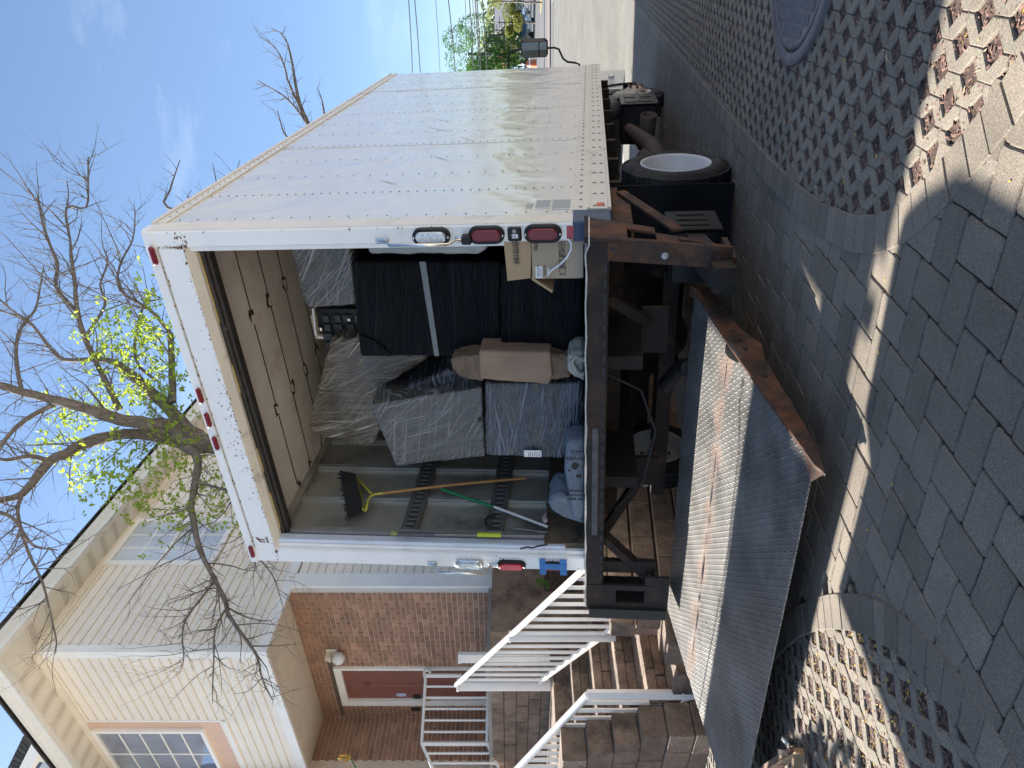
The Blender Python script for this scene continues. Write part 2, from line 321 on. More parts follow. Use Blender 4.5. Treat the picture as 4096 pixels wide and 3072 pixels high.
    def oval(s, cx, cz, L_, w, y0, y1, vert=True, n=10):
        """stadium in the x-z plane, extruded y0..y1 (y1 nearer the viewer)"""
        pts = []
        for k in range(n + 1):
            a = math.pi * k / n; pts.append((math.cos(a) * w / 2, (L_ - w) / 2 + math.sin(a) * w / 2))
        for k in range(n + 1):
            a = math.pi + math.pi * k / n; pts.append((math.cos(a) * w / 2, -(L_ - w) / 2 + math.sin(a) * w / 2))
        P = [(cx + p[0], y0, cz + p[1]) for p in pts]; c = w * .08
        P2 = [(cx + p[0], y1 + c, cz + p[1]) for p in pts]; P3 = [(cx + p[0] * (1 - 2 * c / w), y1, cz + p[1] * (1 - 2 * c / L_)) for p in pts]
        m = len(P)
        return s.add(P + P2 + P3, [(i, (i + 1) % m, m + (i + 1) % m, m + i) for i in range(m)] + [(m + i, m + (i + 1) % m, 2 * m + (i + 1) % m, 2 * m + i) for i in range(m)] + [tuple(range(2 * m, 3 * m))])
    def build(s, name, m, parent=None, **k):
        me = bpy.data.meshes.new(name); o = bpy.data.objects.new(name, me); col.objects.link(o)
        if parent is not None:
            o.parent = parent; base = parent_loc(parent)
        else:
            xs = [v for v in s.v]; base = Vector((sum(v.x for v in xs) / len(xs), sum(v.y for v in xs) / len(xs), min(v.z for v in xs))); o.location = base
        LOC[o.name] = base
        me.from_pydata([v - base for v in s.v], [], s.f); me.validate()
        if len(s.sm) == len(me.polygons): me.polygons.foreach_set('use_smooth', s.sm)
        me.materials.append(m); me.update()
        import bmesh
        bm = bmesh.new(); bm.from_mesh(me); bmesh.ops.recalc_face_normals(bm, faces=bm.faces[:]); bm.to_mesh(me); bm.free()
        for a, b in k.items(): o[a] = b
        return o
LOC = {}
def parent_loc(p):
    return LOC[p.name]
def tag(o, label, cat, group=None):
    o['label'] = label; o['category'] = cat
    if group: o['group'] = group
    return o
def thing(name, label, cat, loc, group=None, T=tf):
    o = bpy.data.objects.new(name, None); col.objects.link(o); o.empty_display_size = .1
    o.location = T(loc); LOC[o.name] = Vector(o.location); return tag(o, label, cat, group)
def text(body, size, mtx, m, name='lettering', parent=None, thick=.0008, align='LEFT', bold=0., sx=1.):
    cu = bpy.data.curves.new('t', 'FONT'); cu.body = body; cu.size = size; cu.extrude = thick; cu.offset = bold; cu.align_x = align; cu.resolution_u = 2
    o = bpy.data.objects.new('t', cu); col.objects.link(o); dg = bpy.context.evaluated_depsgraph_get(); dg.update()
    me = bpy.data.meshes.new_from_object(o.evaluated_get(dg)); bpy.data.objects.remove(o); bpy.data.curves.remove(cu)
    base = parent_loc(parent) if parent else mtx.translation
    me.transform(Matrix.Translation(-base) @ mtx @ Matrix.Diagonal((sx, 1, 1, 1))); me.materials.clear(); me.materials.append(m); me.name = name
    q = bpy.data.objects.new(name, me); col.objects.link(q)
    if parent: q.parent = parent
    LOC[q.name] = base
    return q
def rearmtx(x, y, z, rot=0.):
    """text lying on a plane that faces the viewer (truck -y)"""
    return TM @ Matrix.Translation((x, y, z)) @ Matrix.Rotation(rot, 4, 'Y') @ Matrix.Rotation(R(90), 4, 'X')
def inside(x, y, P):
    c = False; n = len(P); j = n - 1
    for i in range(n):
        if (P[i][1] > y) != (P[j][1] > y) and x < (P[j][0] - P[i][0]) * (y - P[i][1]) / (P[j][1] - P[i][1]) + P[i][0]: c = not c
        j = i
    return c
def ghw(x, y):
    """world height of the paved slope under world point x, y"""
    o = TM @ Vector((0, 0, GZ)); n = TM.to_3x3() @ Vector((0, 0, 1))
    return o.z - (n.x * (x - o.x) + n.y * (y - o.y)) / n.z

# ------------------------------------------------------------------ ground
FARZ = -1.66
YA = 13.75      # where the paving ends and the asphalt starts (truck y)
g = MB(); g.add([(-9, -5, GZ - .04), (2.6, -5, GZ - .04), (2.6, YA, GZ - .04), (-9, YA, GZ - .04)], [(0, 1, 2, 3)])
dw = MB(); dw.add([(2.6, -25, GZ - .005), (24, -25, GZ - .005), (24, YA, GZ - .005), (2.6, YA, GZ - .005)], [(0, 1, 2, 3)]); dw.add([(-7, -25, GZ - .005), (2.6, -25, GZ - .005), (2.6, -5, GZ - .005), (-7, -5, GZ - .005)], [(0, 1, 2, 3)])
dw.build('bounce_drive', mat('bounce_concrete', (.52, .48, .41), .95, var=.1, vs_=.6), None, kind='structure')  # pale surface added beside and behind the paving to bounce sunlight upward
ground = g.build('paving', M_sand, None, kind='structure')
# far ground: one big sheet below, joined to the slope by the asphalt lot
a0 = [tf((-14, YA + .003, GZ + .0)), tf((45, YA + .003, GZ + .0))]
lot = MB(wd); NX, NY = 24, 30; gv = []
for j_ in range(NY + 1):
    for i_ in range(NX + 1):
        xx = -22 + 60 * i_ / NX; yy = YA + 42 * (j_ / NY) ** 1.6; p = tf((xx, yy, GZ - .002)); t_ = min(1, (yy - YA) / 9); t_ = t_ * t_ * (3 - 2 * t_); gv.append((p.x, p.y, p.z * (1 - t_) + FARZ * t_))
lot.add(gv, [(j_ * (NX + 1) + i_, j_ * (NX + 1) + i_ + 1, (j_ + 1) * (NX + 1) + i_ + 1, (j_ + 1) * (NX + 1) + i_) for j_ in range(NY) for i_ in range(NX)], True)
lot.build('asphalt_lot', M_asph, None, kind='structure')
tr = MB(wd); tr.add([(-900, -900, FARZ - .35), (900, -900, FARZ - .35), (900, 1400, FARZ - .35), (-900, 1400, FARZ - .35)], [(0, 1, 2, 3)])
# local ground round the house below the slope
tr.build('ground', mat('pale_bounce_ground', (.52, .48, .41), .95, var=.12, vs_=.5), None, kind='structure')  # hidden ground given a pale tone to bounce more light

RIN = [(.26, YA + .2), (.262, 5), (.258, 2), (.27, .2), (.30, -.44), (.335, -.83), (.40, -1.16), (.48, -1.38), (.57, -1.52), (.66, -1.62), (.75, -1.705), (.84, -1.785), (.93, -1.86), (1.05, -1.94), (1.25, -2.03), (1.6, -2.1), (2.55, -2.12)]
LIN = [(-6, .05), (-4, -.35), (-3, -.72), (-2.4, -1.02), (-1.95, -1.23), (-1.65, -1.375), (-1.41, -1.50), (-1.17, -1.66), (-.985, -1.81), (-.82, -1.96), (-.70, -2.1), (-.59, -2.26), (-.52, -2.42), (-.48, -2.55), (-.46, -2.7), (-.45, -3.2), (-.45, -7)]
def offset(P, d):
    out = []
    for i, p in enumerate(P):
        a = P[max(0, i - 1)]; b = P[min(len(P) - 1, i + 1)]; t = Vector((b[0] - a[0], b[1] - a[1])).normalized(); out.append((p[0] + t.y * d, p[1] - t.x * d))
    return out
BW = .135
ROUT = offset(RIN, BW); LOUT = offset(LIN, BW)
# the band lies on the lane side of both curves
if ROUT[3][0] > RIN[3][0]: ROUT = offset(RIN, -BW)
if LOUT[12][0] < LIN[12][0]: LOUT = offset(LIN, -BW)
PR_in = RIN + [(2.55, YA + .0)]; PR_out = ROUT + [(2.55, YA + .0)]
PL_in = LIN + [(-9, -7), (-9, .3)]; PL_out = LOUT + [(-9, -7), (-9, .3)]

def paver_mesh(L_, w, h=.055, r=.008, ch=.004, seed=0, wav=.0013):
    rd = random.Random(seed); pts = []
    L_ -= .0042; w -= .0042
    cs = [(-L_ / 2, -w / 2), (L_ / 2, -w / 2), (L_ / 2, w / 2), (-L_ / 2, w / 2)]
    for i in range(4):
        a = Vector(cs[i]); b = Vector(cs[(i + 1) % 4]); d = (b - a); l = d.length; d.normalize(); n = Vector((d.y, -d.x))
        for s_, am in ((r, 0), (l * .28, wav), (l * .5, -wav * .2), (l * .72, -wav), (l - r, 0)):
            q = a + d * s_ + n * (am + rd.uniform(-.0006, .0006)); pts.append((q.x, q.y))
    n = len(pts); v = [(x, y, -h) for x, y in pts] + [(x, y, -ch) for x, y in pts] + [(x * (1 - 2 * ch / L_), y * (1 - 2 * ch / w), 0) for x, y in pts]
    f = [(i, (i + 1) % n, n + (i + 1) % n, n + i) for i in range(n)] + [(n + i, n + (i + 1) % n, 2 * n + (i + 1) % n, 2 * n + i) for i in range(n)] + [tuple(range(2 * n, 3 * n))]
    return v, f
def lattice_mesh(h=.05, ch=.003):
    q = .0835
    P = [(-.082, -.0345), (-.047, -.0345), (0, .006), (.047, -.0345), (.120, -.0345), (.167, .006), (.214, -.0345), (.249, -.0345), (.249, -.010), (.201, .0345), (.133, .0345), (.0835, -.008), (.034, .0345), (-.034, .0345), (-.082, -.010)]
    P = [(x - q, y) for x, y in P]
    n = len(P); P2 = []
    for i in range(n):
        a, b, c = Vector(P[i - 1]), Vector(P[i]), Vector(P[(i + 1) % n])
        n1 = Vector((-(b - a).y, (b - a).x)).normalized(); n2 = Vector((-(c - b).y, (c - b).x)).normalized(); m_ = (n1 + n2); m_ = m_ / max(.35, m_.length ** 2 / 2) if m_.length > .01 else n1
        P2.append((b.x + m_.x * ch, b.y + m_.y * ch))
    v = [(x, y, -h) for x, y in P] + [(x, y, -ch) for x, y in P] + [(x, y, 0) for x, y in P2]
    f = [(i, (i + 1) % n, n + (i + 1) % n, n + i) for i in range(n)] + [(n + i, n + (i + 1) % n, 2 * n + (i + 1) % n, 2 * n + i) for i in range(n)] + [tuple(range(2 * n, 3 * n))]
    return v, f
def mesh_of(name, vf, m):
    me = bpy.data.meshes.new(name); me.from_pydata([Vector(v) for v in vf[0]], [], vf[1]); me.materials.append(m); me.update(); return me
CAMT = TM.inverted() @ Vector((0, 0, CAMH))
def lay(name, places, vfs, m, parent, limit=300):
    """places: (x, y, z, rot, k) in truck frame; nearest ones become objects, the rest one mesh"""
    places.sort(key=lambda p: (p[0] - CAMT.x) ** 2 + (p[1] - CAMT.y) ** 2)
    mes = [mesh_of(name, vf, m) for vf in vfs]; iv = Matrix.Translation(-parent_loc(parent)); R3 = TM.to_3x3().to_4x4()
    first = [p for p in places if p[5]]; rest = [p for p in places if not p[5]]
    rest = first[limit:] + rest; first = first[:limit]
    for x, y, z, r, k, vis in first:
        o = bpy.data.objects.new(name, mes[k]); col.objects.link(o); o.parent = parent
        o.matrix_local = iv @ TM @ Matrix.Translation((x, y, z)) @ Matrix.Rotation(r, 4, 'Z') @ Matrix.Rotation(random.uniform(-.008, .008), 4, 'X') @ Matrix.Rotation(random.uniform(-.008, .008), 4, 'Y')
    vv = []; ff = []
    for x, y, z, r, k, vis in rest:
        M_ = TM @ Matrix.Translation((x, y, z)) @ Matrix.Rotation(r, 4, 'Z'); n = len(vv); vv += [M_ @ Vector(v) for v in vfs[k][0]]; ff += [tuple(i + n for i in f) for f in vfs[k][1]]
    if vv:
        b = MB(wd); b.v = vv; b.f = ff; b.sm = [False] * len(ff); b.build(name + '_field', m, parent, kind='stuff')
def seen(x, y, z=GZ, mar=0.12):
    p = TM @ Vector((x, y, z)); 
    if p.y < .3: return False
    u = p.x / p.y; v = (CAMH - p.z) / p.y
    return abs(u) < .541 + mar and abs(v) < .721 + mar
Lp, wp = .185, .125; x0, y0 = .208, -2.14
pl = []
for ch_ in range(-70, 70):
    for k in range(-150, 150):
        bx, by = x0 + k * wp - ch_ * Lp, y0 + k * wp + ch_ * Lp
        if bx < -8 or bx > 6 or by < -5.2 or by > YA: continue
        for typ in (0, 1):
            if typ == 0: cx, cy, rr = bx + Lp / 2, by + wp / 2, 0
            else: cx, cy, rr = bx - wp / 2, by + Lp / 2, R(90)
            if cy > YA - .05 or cy < -5.2 or cx < -6.5 or not seen(cx, cy, GZ, .3): continue
            hx, hy = (Lp / 2, wp / 2) if typ == 0 else (wp / 2, Lp / 2)
            cs = [(cx + a * hx, cy + b * hy) for a in (-1, 1) for b in (-1, 1)]
            if all(inside(*c, PR_out) for c in cs) or all(inside(*c, PL_out) for c in cs): continue
            if all(inside(*c, PR_in) or inside(*c, PL_in) for c in cs[:1]) : continue
            if cy > 8 and random.random() < 0: continue
            hid = (cx < -.1 and cy > 0.4)
            vis = (not hid) and seen(cx, cy, GZ, 0)
            dz = random.uniform(-.0022, .0008)
            pl.append((cx, cy, GZ + dz, rr + random.choice((0, math.pi)) + random.uniform(-.012, .012), random.randrange(3), vis))
lay('paver', pl, [paver_mesh(Lp, wp, seed=s) for s in range(3)], M_paver, ground)
# curved soldier courses
def band(Pi, Po, name, step=.088):
    out = []
    # resample both polylines together
    for i in range(len(Pi) - 1):
        a, b = Vector(Pi[i]), Vector(Pi[i + 1]); c, d = Vector(Po[i]), Vector(Po[i + 1]); n = max(1, int((b - a).length / .02))
        for j in range(n):
            t = j / n; out.append((a.lerp(b, t), c.lerp(d, t)))
    acc = 0; last = 0; cells = []
    for i in range(1, len(out)):
        acc += (((out[i][0] + out[i][1]) / 2) - ((out[i - 1][0] + out[i - 1][1]) / 2)).length
        if acc >= step: cells.append((last, i)); last = i; acc = 0
    vis = []; hid = []
    for a, b in cells:
        q = [out[a][0], out[a][1], out[b][1], out[b][0]]; c = sum(q, Vector((0, 0))) / 4
        q = [p + (c - p).normalized() * .003 for p in q]
        (vis if seen(c.x, c.y, GZ, 0) and not (c.x < -.1 and c.y > .4) else hid).append((q, c))
    vis.sort(key=lambda t: (t[1].x - CAMT.x) ** 2 + (t[1].y - CAMT.y) ** 2)
    rest = vis[150:] + [h for h in hid if seen(h[1].x, h[1].y, GZ, .3)]
    def put(mb, q, c, dz):
        t = [(p.x, p.y, GZ + .004 + dz) for p in [p + (c - p).normalized() * .004 for p in q]]; s_ = [(p.x, p.y, GZ + .0005 + dz) for p in q]; b_ = [(p.x, p.y, GZ - .05) for p in q]
        mb.add(b_ + s_ + t, [(0, 1, 5, 4), (1, 2, 6, 5), (2, 3, 7, 6), (3, 0, 4, 7), (4, 5, 9, 8), (5, 6, 10, 9), (6, 7, 11, 10), (7, 4, 8, 11), (8, 9, 10, 11)])
    for q, c in vis[:150]:
        mb = MB(); put(mb, q, c, random.uniform(-.0015, .001)); mb.build('border_paver', M_paver, ground)
    mb = MB()
    for q, c in rest: put(mb, q, c, random.uniform(-.001, .001))
    if rest: mb.build('border_paver_course', M_paver, ground, kind='stuff')
band(RIN, ROUT, 'r'); band(LIN, LOUT, 'l')
# planted lattice pavers
s1 = MB(); s1.add([(p[0], p[1], GZ - .010) for p in PR_in], [tuple(range(len(PR_in)))]); s1.add([(p[0], p[1], GZ - .010) for p in PL_in], [tuple(range(len(PL_in)))])
s1.build('soil', M_soil, None, kind='structure')
lt = []
for r_ in range(-60, 130):
    X = 1.035 - r_ * .0703
    for c_ in range(-40, 60):
        Yc = -1.54 + .0835 + c_ * .334 + (r_ % 2) * .0835 + ((r_ // 2) % 2) * .167
        for X_, Y_ in ((X, Yc),):
            if not seen(X_, Y_, GZ, .2) or Y_ > YA: continue
            e = [(X_, Y_ - .16), (X_, Y_ + .16), (X_, Y_)]
            if any(inside(*q, PR_out) for q in e[:2]) and inside(*e[2], PR_out) or (any(inside(*q, PL_out) for q in e[:2]) and inside(*e[2], PL_out)):
                lt.append((X_, Y_, GZ + random.uniform(-.004, -.001), R(90) + random.uniform(-.012, .012), 0, seen(X_, Y_, GZ, 0) and not (X_ < -.1 and Y_ > .4)))
lay('lattice_paver', lt, [lattice_mesh()], M_lat, ground)
# mulch, straw and petals in the openings
def debris(name, m, n, size, flat, regs, lab, zlo=-.010, zhi=-.002, near=1.2):
    b = MB(); 
    for _ in range(n):
        rg = random.choice(regs); t = random.random() ** near
        x = rg[0] + (rg[1] - rg[0]) * random.random(); y = rg[2] + (rg[3] - rg[2]) * t
        if not (inside(x, y, PR_in) or inside(x, y, PL_in) or len(rg) > 4): continue
        s_ = size * random.uniform(.5, 1.5); a = random.uniform(0, 6.3); z = GZ + random.uniform(zlo, zhi)
        d = Vector((math.cos(a), math.sin(a), random.uniform(-.4, .4))) * s_; e = Vector((-math.sin(a), math.cos(a), random.uniform(-.5, .5))) * s_ * flat
        c = Vector((x, y, z)); k = Vector((0, 0, s_ * .25))
        b.add([c - d - e, c + d - e * .6, c + d * .8 + e, c - d + e * .7, c + k], [(0, 1, 4), (1, 2, 4), (2, 3, 4), (3, 0, 4)])
    b.build(name, m, None, kind='stuff', label=lab, category='debris')
NR = [(.3, 1.4, -1.9, 4.5)]; NL = [(-2.6, -.5, -2.9, -1.2)]
debris('mulch_chips', M_mulch, 30000, .006, .55, NR + NL, 'brown mulch and pebbles lying in the openings of the lattice pavers')
debris('dry_stalks', M_straw, 1300, .014, .08, NR + NL, 'dry straw and twigs caught in the lattice paver openings', -.015, .002)
debris('yellow_petals', M_petal, 1500, .0045, .45, [(-2.3, -1.0, -2.4, -1.3), (-1.4, -.55, -2.4, -1.65)], 'yellow petals gathered in the lattice openings beside the lift platform', -.010, -.001)
debris('scattered_petals', M_petal, 70, .005, .5, [(.3, 1.3, -1.9, 0), (-.9, .8, -2.9, -1.3, 1)], 'single yellow petals scattered over the paving', -.001, .004)
# manhole
t = thing('manhole_cover', 'round cast iron manhole cover with ribbed top set in the lattice paving', 'manhole cover', (1.30, .06, GZ))
MC = (1.30, .06, GZ)
MB().lathe(MC, (0, 0, 1), [(-.04, .57), (.008, .57), (.012, .562), (.012, .515), (.004, .510), (-.03, .510)], 72).build('rim', M_iron, t)
MB().lathe(MC, (0, 0, 1), [(.001, .505), (.010, .502), (.010, .475), (.002, .470), (.001, .0)], 72).build('lid', M_iron, t)
b = MB()
for iy in range(-15, 16):
    for ix in range(-9, 10):
        x = ix * .060 + (iy % 2) * .0; y = iy * .031
        if math.hypot(x, y) < .452: b.box(MC[0] + x - .023, MC[0] + x + .023, MC[1] + y - .007, MC[1] + y + .007, GZ + .000, GZ + .0055)
b.build('tread_rib', mat('cast_iron_light', (.19, .165, .16), .55, metal=.3, var=.2), t, kind='stuff')

# ------------------------------------------------------------------ house
Cc = Vector((-3.03, 8.04)); ad = Vector((.442, .897)).normalized(); bd = Vector((-.808, .589)).normalized()
Ec = Cc + ad * 1.01; Jc = Ec + bd * 3.027
na = Vector((.89701, -.44200)); nb = Vector((-.58906, -.80809))
def wall(o, d, n):
    def T(p): q = o + d * p[0] + n * p[1]; return Vector((q.x, q.y, p[2]))   # p = (along, outward, height)
    return T
RW = wall(Cc, ad, na); LW = wall(Cc, bd, nb); DW = wall(Ec, bd, nb); LB = wall(Jc, -ad, na)
house = thing('townhouse', 'cream sided townhouse with brick entry recess, red door and white trim', 'house', (0, 0, .4), T=RW)
CE = 3.80; EV = 6.36
def foot(pts, z0, z1, name, m):
    b = MB(wd); b.prism([(p.x, p.y, z0) for p in pts], (0, 0, z1 - z0)); return b.build(name, m, house)
I1 = Cc + ad * .03 + bd * .03
foot([I1, I1 + ad * 12, I1 + ad * 12 + bd * 9.4, I1 + bd * 9.4], CE + .01, EV + .1, 'upper_wall_core', M_mort)
I2 = Ec + ad * .11 + bd * .03
foot([I2, I2 + ad * 11, I2 + ad * 11 + bd * 9, I2 + bd * 9], -.4, CE, 'mortar_wall', M_mort)
I3 = Jc + ad * .3 + bd * .09
foot([I3, I3 + bd * 3, I3 + bd * 3 - ad * 1.15, I3 - ad * 1.15], -.4, CE - .004, 'mortar_wall', M_mort)
def siding(T, s0, s1, h0, h1, openings=(), exp=.115):
    n = int((h1 - h0) / exp)
    for i in range(n + 1):
        z0 = h0 + i * exp; z1 = min(z0 + exp, h1)
        if z1 - z0 < .02: break
        segs = [(s0, s1)]
        for (a, b_, c, d) in openings:
            if z0 + .02 < d and z1 - .02 > c:
                ns = []
                for (p, q) in segs:
                    if a > p: ns.append((p, min(a, q)))
                    if b_ < q: ns.append((max(b_, p), q))
                segs = [s_ for s_ in ns if s_[1] - s_[0] > .02]
        for (p, q) in segs:
            # dutch-lap profile: a sloped face with a cove at the top
            pr = [(0, z0), (.020, z0), (.020, z0 + .088), (.003, z0 + .108), (.0, z1)]
            m_ = MB(T); m_.prism([(p, a_, z_) for a_, z_ in pr], (q - p, 0, 0)); m_.build('siding_plank', M_side, house)
w1 = (1.427, 2.41, 4.86, 6.30)
siding(RW, .05, 8.0, CE + .02, EV - .09, [w1])
siding(RW, 1.25, 8.0, .95, CE + .02)
MB(RW).box(1.27, 8, -.03, 0.012, -.4, .95).build('concrete_base', M_trim, house)
siding(LW, .05, 1.43, CE + .02, EV - .09)
siding(LW, 1.43, 7.0, CE + .02, 4.53)
# corner posts and trims
MB(RW).box(0, .07, -.02, .028, CE, EV).build('corner_trim', M_trim, house)
MB(LW).box(0, .09, -.02, .028, CE, EV).build('corner_trim', M_trim, house)
MB(RW).box(1.0, 1.26, -.05, .034, .95, CE - .09).build('corner_trim', M_trim, house)
MB(RW).box(1.0, 1.04, -.05, .05, .95, CE - .092).build('corner_bead', M_trim, house)
MB(RW).box(0, 8, -.02, .03, CE - .09, CE + .02).build('band_trim', M_trim, house)
MB(LW).box(0, 7, -.02, .03, CE - .09, CE + .02).build('band_trim', M_trim, house)
for i in range(9):
    A_, B_ = Cc + ad * (.03 + .11 * i), Cc + ad * (.03 + .11 * i + .106); b = MB(wd); b.prism([(q.x, q.y, CE - .012) for q in (A_, B_, B_ + bd * 3.3, A_ + bd * 3.3)], (0, 0, .012)); b.build('porch_ceiling_board', M_soff, house)
A_, B_ = Cc, Cc + ad * 1.25; b = MB(wd); b.prism([(q.x, q.y, CE + .0005) for q in (A_, B_, B_ + bd * 3.4, A_ + bd * 3.4)], (0, 0, .015)); b.build('porch_ceiling', M_trim, house)
# recessed pink panel with a wide window on the left wall
MB(LW).box(1.45, 7, -.02, .006, 4.53, EV - .02).build('pink_panel', M_pink, house)
for a in ((1.43, 1.46, 4.5, EV - .03), (1.43, 7, 4.52, 4.56)): MB(LW).box(a[0], a[1], 0, .03, a[2], a[3]).build('panel_trim', M_trim, house)
def window(T, s0, s1, h0, h1, cols, rows, two, fr=.072, hor=False):
    w_ = MB(T)
    for a in ((s0, s0 + fr, h0, h1), (s1 - fr, s1, h0, h1)): w_.box(a[0], a[1], 0.005, .05, a[2], a[3])
    for a in ((h0, h0 + fr), (h1 - fr, h1)): w_.box(s0 + fr, s1 - fr, 0.005, .048, a[0], a[1])
    wo_ = w_.build('window', M_trim, house)
    hm = (h0 + h1) / 2
    if two == 'v':
        sashes = [(s0 + fr, s1 - fr, hm + .012, h1 - fr), (s0 + fr, s1 - fr, h0 + fr, hm - .012)]
        MB(T).box(s0 + fr, s1 - fr, .01, .042, hm - .02, hm + .02).build('meeting_rail', M_trim, wo_)
    else:
        sm_ = (s0 + s1) / 2; sashes = [(s0 + fr, sm_ - .03, h0 + fr, h1 - fr), (sm_ + .03, s1 - fr, h0 + fr, h1 - fr)]
        MB(T).box(sm_ - .03, sm_ + .03, .01, .042, h0 + fr, h1 - fr).build('meeting_rail', mat('grey_mullion', (.22, .22, .20), .6), wo_)
    for (a, b_, c, d) in sashes:
        MB(T).box(a, b_, .004, .016, c, d).build('pane', M_curt if two == 'v' else M_glass, wo_)
        mu = MB(T)
        for i in range(1, cols): x = a + (b_ - a) * i / cols; mu.box(x - .009, x + .009, .016, .026, c, d)
        for i in range(1, rows): z = c + (d - c) * i / rows; mu.box(a, b_, .0165, .0262, z - .009, z + .009)
        mu.build('glazing_bar', M_trim, wo_)
window(RW, 1.427, 2.41, 4.86, 6.30, 3, 2, 'v')
window(LW, 1.655, 4.1, 4.84, 6.27, 2, 5, 'h', fr=.05)
# soffits: vented panels on both eaves, gutters and fascia
OV = .36
def soffit(T, s0, s1, sgn):
    n = int((s1 - s0) / .155)
    for i in range(n):
        a = s0 + i * .155
        MB(T).box(a + .003, a + .152, .03, OV, EV - .012 - .0, EV).build('soffit_panel', M_soff, house)
        if i % 2 == 0 and a < 5:
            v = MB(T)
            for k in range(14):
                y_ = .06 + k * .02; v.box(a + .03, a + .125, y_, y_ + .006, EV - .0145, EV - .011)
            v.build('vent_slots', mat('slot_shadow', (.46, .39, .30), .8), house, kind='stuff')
    MB(T).box(s0, s1, .0, OV, EV, EV + .02).build('soffit_backing', M_soff, house)
    MB(T).box(s0, s1, 0, .045, EV - .10, EV - .012).build('frieze_trim', M_soff, house)
soffit(RW, .0, 8, 1); soffit(LW, .0, 7, 1)
def crn(off):
    # where the two wall lines meet when both are moved outward by off
    p, q = Cc + na * off, Cc + nb * off; den = ad.x * bd.y - ad.y * bd.x; t_ = ((q.x - p.x) * bd.y - (q.y - p.y) * bd.x) / den; return p + ad * t_
for (p_, q_, zz) in ((Cc + na * OV, 1, EV - .010), (Cc + nb * OV, 2, EV - .0102)):
    o_ = crn(OV); b = MB(wd); b.prism([(Cc.x, Cc.y, zz), (p_.x, p_.y, zz), (o_.x, o_.y, zz)], (0, 0, .02)); b.build('soffit_corner', M_soff, house)
cs_ = -(crn(OV) - (Cc + na * OV)).dot(ad); sE = (crn(OV + .13) - (Cc + na * (OV + .13))).dot(ad); sL = (crn(OV + .13) - (Cc + nb * (OV + .13))).dot(bd); sE0 = (crn(OV) - (Cc + na * OV)).dot(ad); sL0 = (crn(OV) - (Cc + nb * OV)).dot(bd)
cq = crn(.031); b = MB(wd); b.prism([(Cc.x, Cc.y, CE - .091), (Cc.x + na.x * .031, Cc.y + na.y * .031, CE - .091), (cq.x, cq.y, CE - .091), (Cc.x + nb.x * .031, Cc.y + nb.y * .031, CE - .091)], (0, 0, .112)); b.build('band_corner', M_trim, house)
b = MB(wd); b.prism([(Cc.x, Cc.y, CE), (Cc.x + na.x * .03, Cc.y + na.y * .03, CE), (cq.x, cq.y, CE), (Cc.x + nb.x * .03, Cc.y + nb.y * .03, CE)], (0, 0, EV - CE - .02)); b.build('corner_cap', M_trim, house)
def gutter(T, s0, s1):
    pr = [(OV, EV - .02), (OV + .07, EV - .02), (OV + .085, EV + .03), (OV + .12, EV + .07), (OV + .13, EV + .11), (OV, EV + .11)]
    k0 = s0[0]; k1 = s0[1]; q = MB(T); P = [(k0 + (k1 - k0) * (a_ - OV) / .13, a_, z_) for a_, z_ in pr]; n = len(P)
    q.add(P + [(s1, a_, z_) for _, a_, z_ in P], [tuple(range(n))[::-1], tuple(range(n, 2 * n))] + [(i, (i + 1) % n, n + (i + 1) % n, n + i) for i in range(n)]); q.build('gutter', M_gut, house)
gutter(RW, (sE0, sE), 8); gutter(LW, (sL0, sL), 7)
# roof: two pitched planes that meet on a hip, with shingle courses
def shingles(T, s0, s1, run):
    for i in range(12):
        d = i * .14; z = EV + .12 + d * .5; y_ = OV + .17 - d
        MB(T).hexa([(s0 + d * 1.0, y_, z), (s1, y_, z), (s1, y_ - .17, z + .085), (s0 + d * 1.0 + .17, y_ - .17, z + .085), (s0 + d * 1.0, y_, z + .018), (s1, y_, z + .018), (s1, y_ - .17, z + .095), (s0 + d * 1.0 + .17, y_ - .17, z + .095)]).build('shingle_course', M_shing, house)
shingles(RW, -.42, 8, 1); shingles(LW, -.42, 7, 1)
rb = MB(wd); o_ = RW((0, 0, 0)); 
pk = Vector((Cc.x, Cc.y)) + ad * 3 + bd * 3
rb.add([RW((-.4, OV, EV + .1)), RW((8, OV, EV + .1)), (*(Cc + ad * 6 + bd * 3), EV + 1.6), (pk.x, pk.y, EV + 1.6), LW((7, OV, EV + .1)), (*(Cc + ad * 3 + bd * 6), EV + 1.6)], [(0, 1, 2, 3), (0, 3, 5, 4)])
rb.build('roof', M_shing, house)
wg = thing('neighbour_wing', 'shingled roof slope with white fascia past the gutter at the lower left', 'roof', (-9.189, 14.000, 7.087), T=wd)
b = MB(wd); b.prism([(-7.759, 14.000, 10.957), (-6.911, 14.000, 10.548), (-7.094, 14.000, 10.410), (-7.759, 14.000, 10.745)], (-.6, 3, .2)); b.build('shingle_slope', M_shing, wg)
for k in range(9): 
    f_ = k / 9; A_, B_, C_, D_ = Vector((-7.748, 13.980, 10.943)), Vector((-6.901, 13.980, 10.534)), Vector((-7.084, 13.980, 10.396)), Vector((-7.748, 13.980, 10.731)); p0_, p1_, q1_, q0_ = A_.lerp(B_, f_), A_.lerp(B_, f_ + .09), D_.lerp(C_, f_ + .09), D_.lerp(C_, f_)
    MB(wd).prism([p0_, p1_, q1_, q0_], (0, -.03, 0)).build('shingle', M_shing, wg)
b = MB(wd); b.prism([(-7.704, 13.900, 10.675), (-7.043, 13.900, 10.342), (-7.205, 13.900, 10.176), (-7.704, 13.900, 10.450)], (0, .1, 0)); b.build('fascia', M_trim, wg)
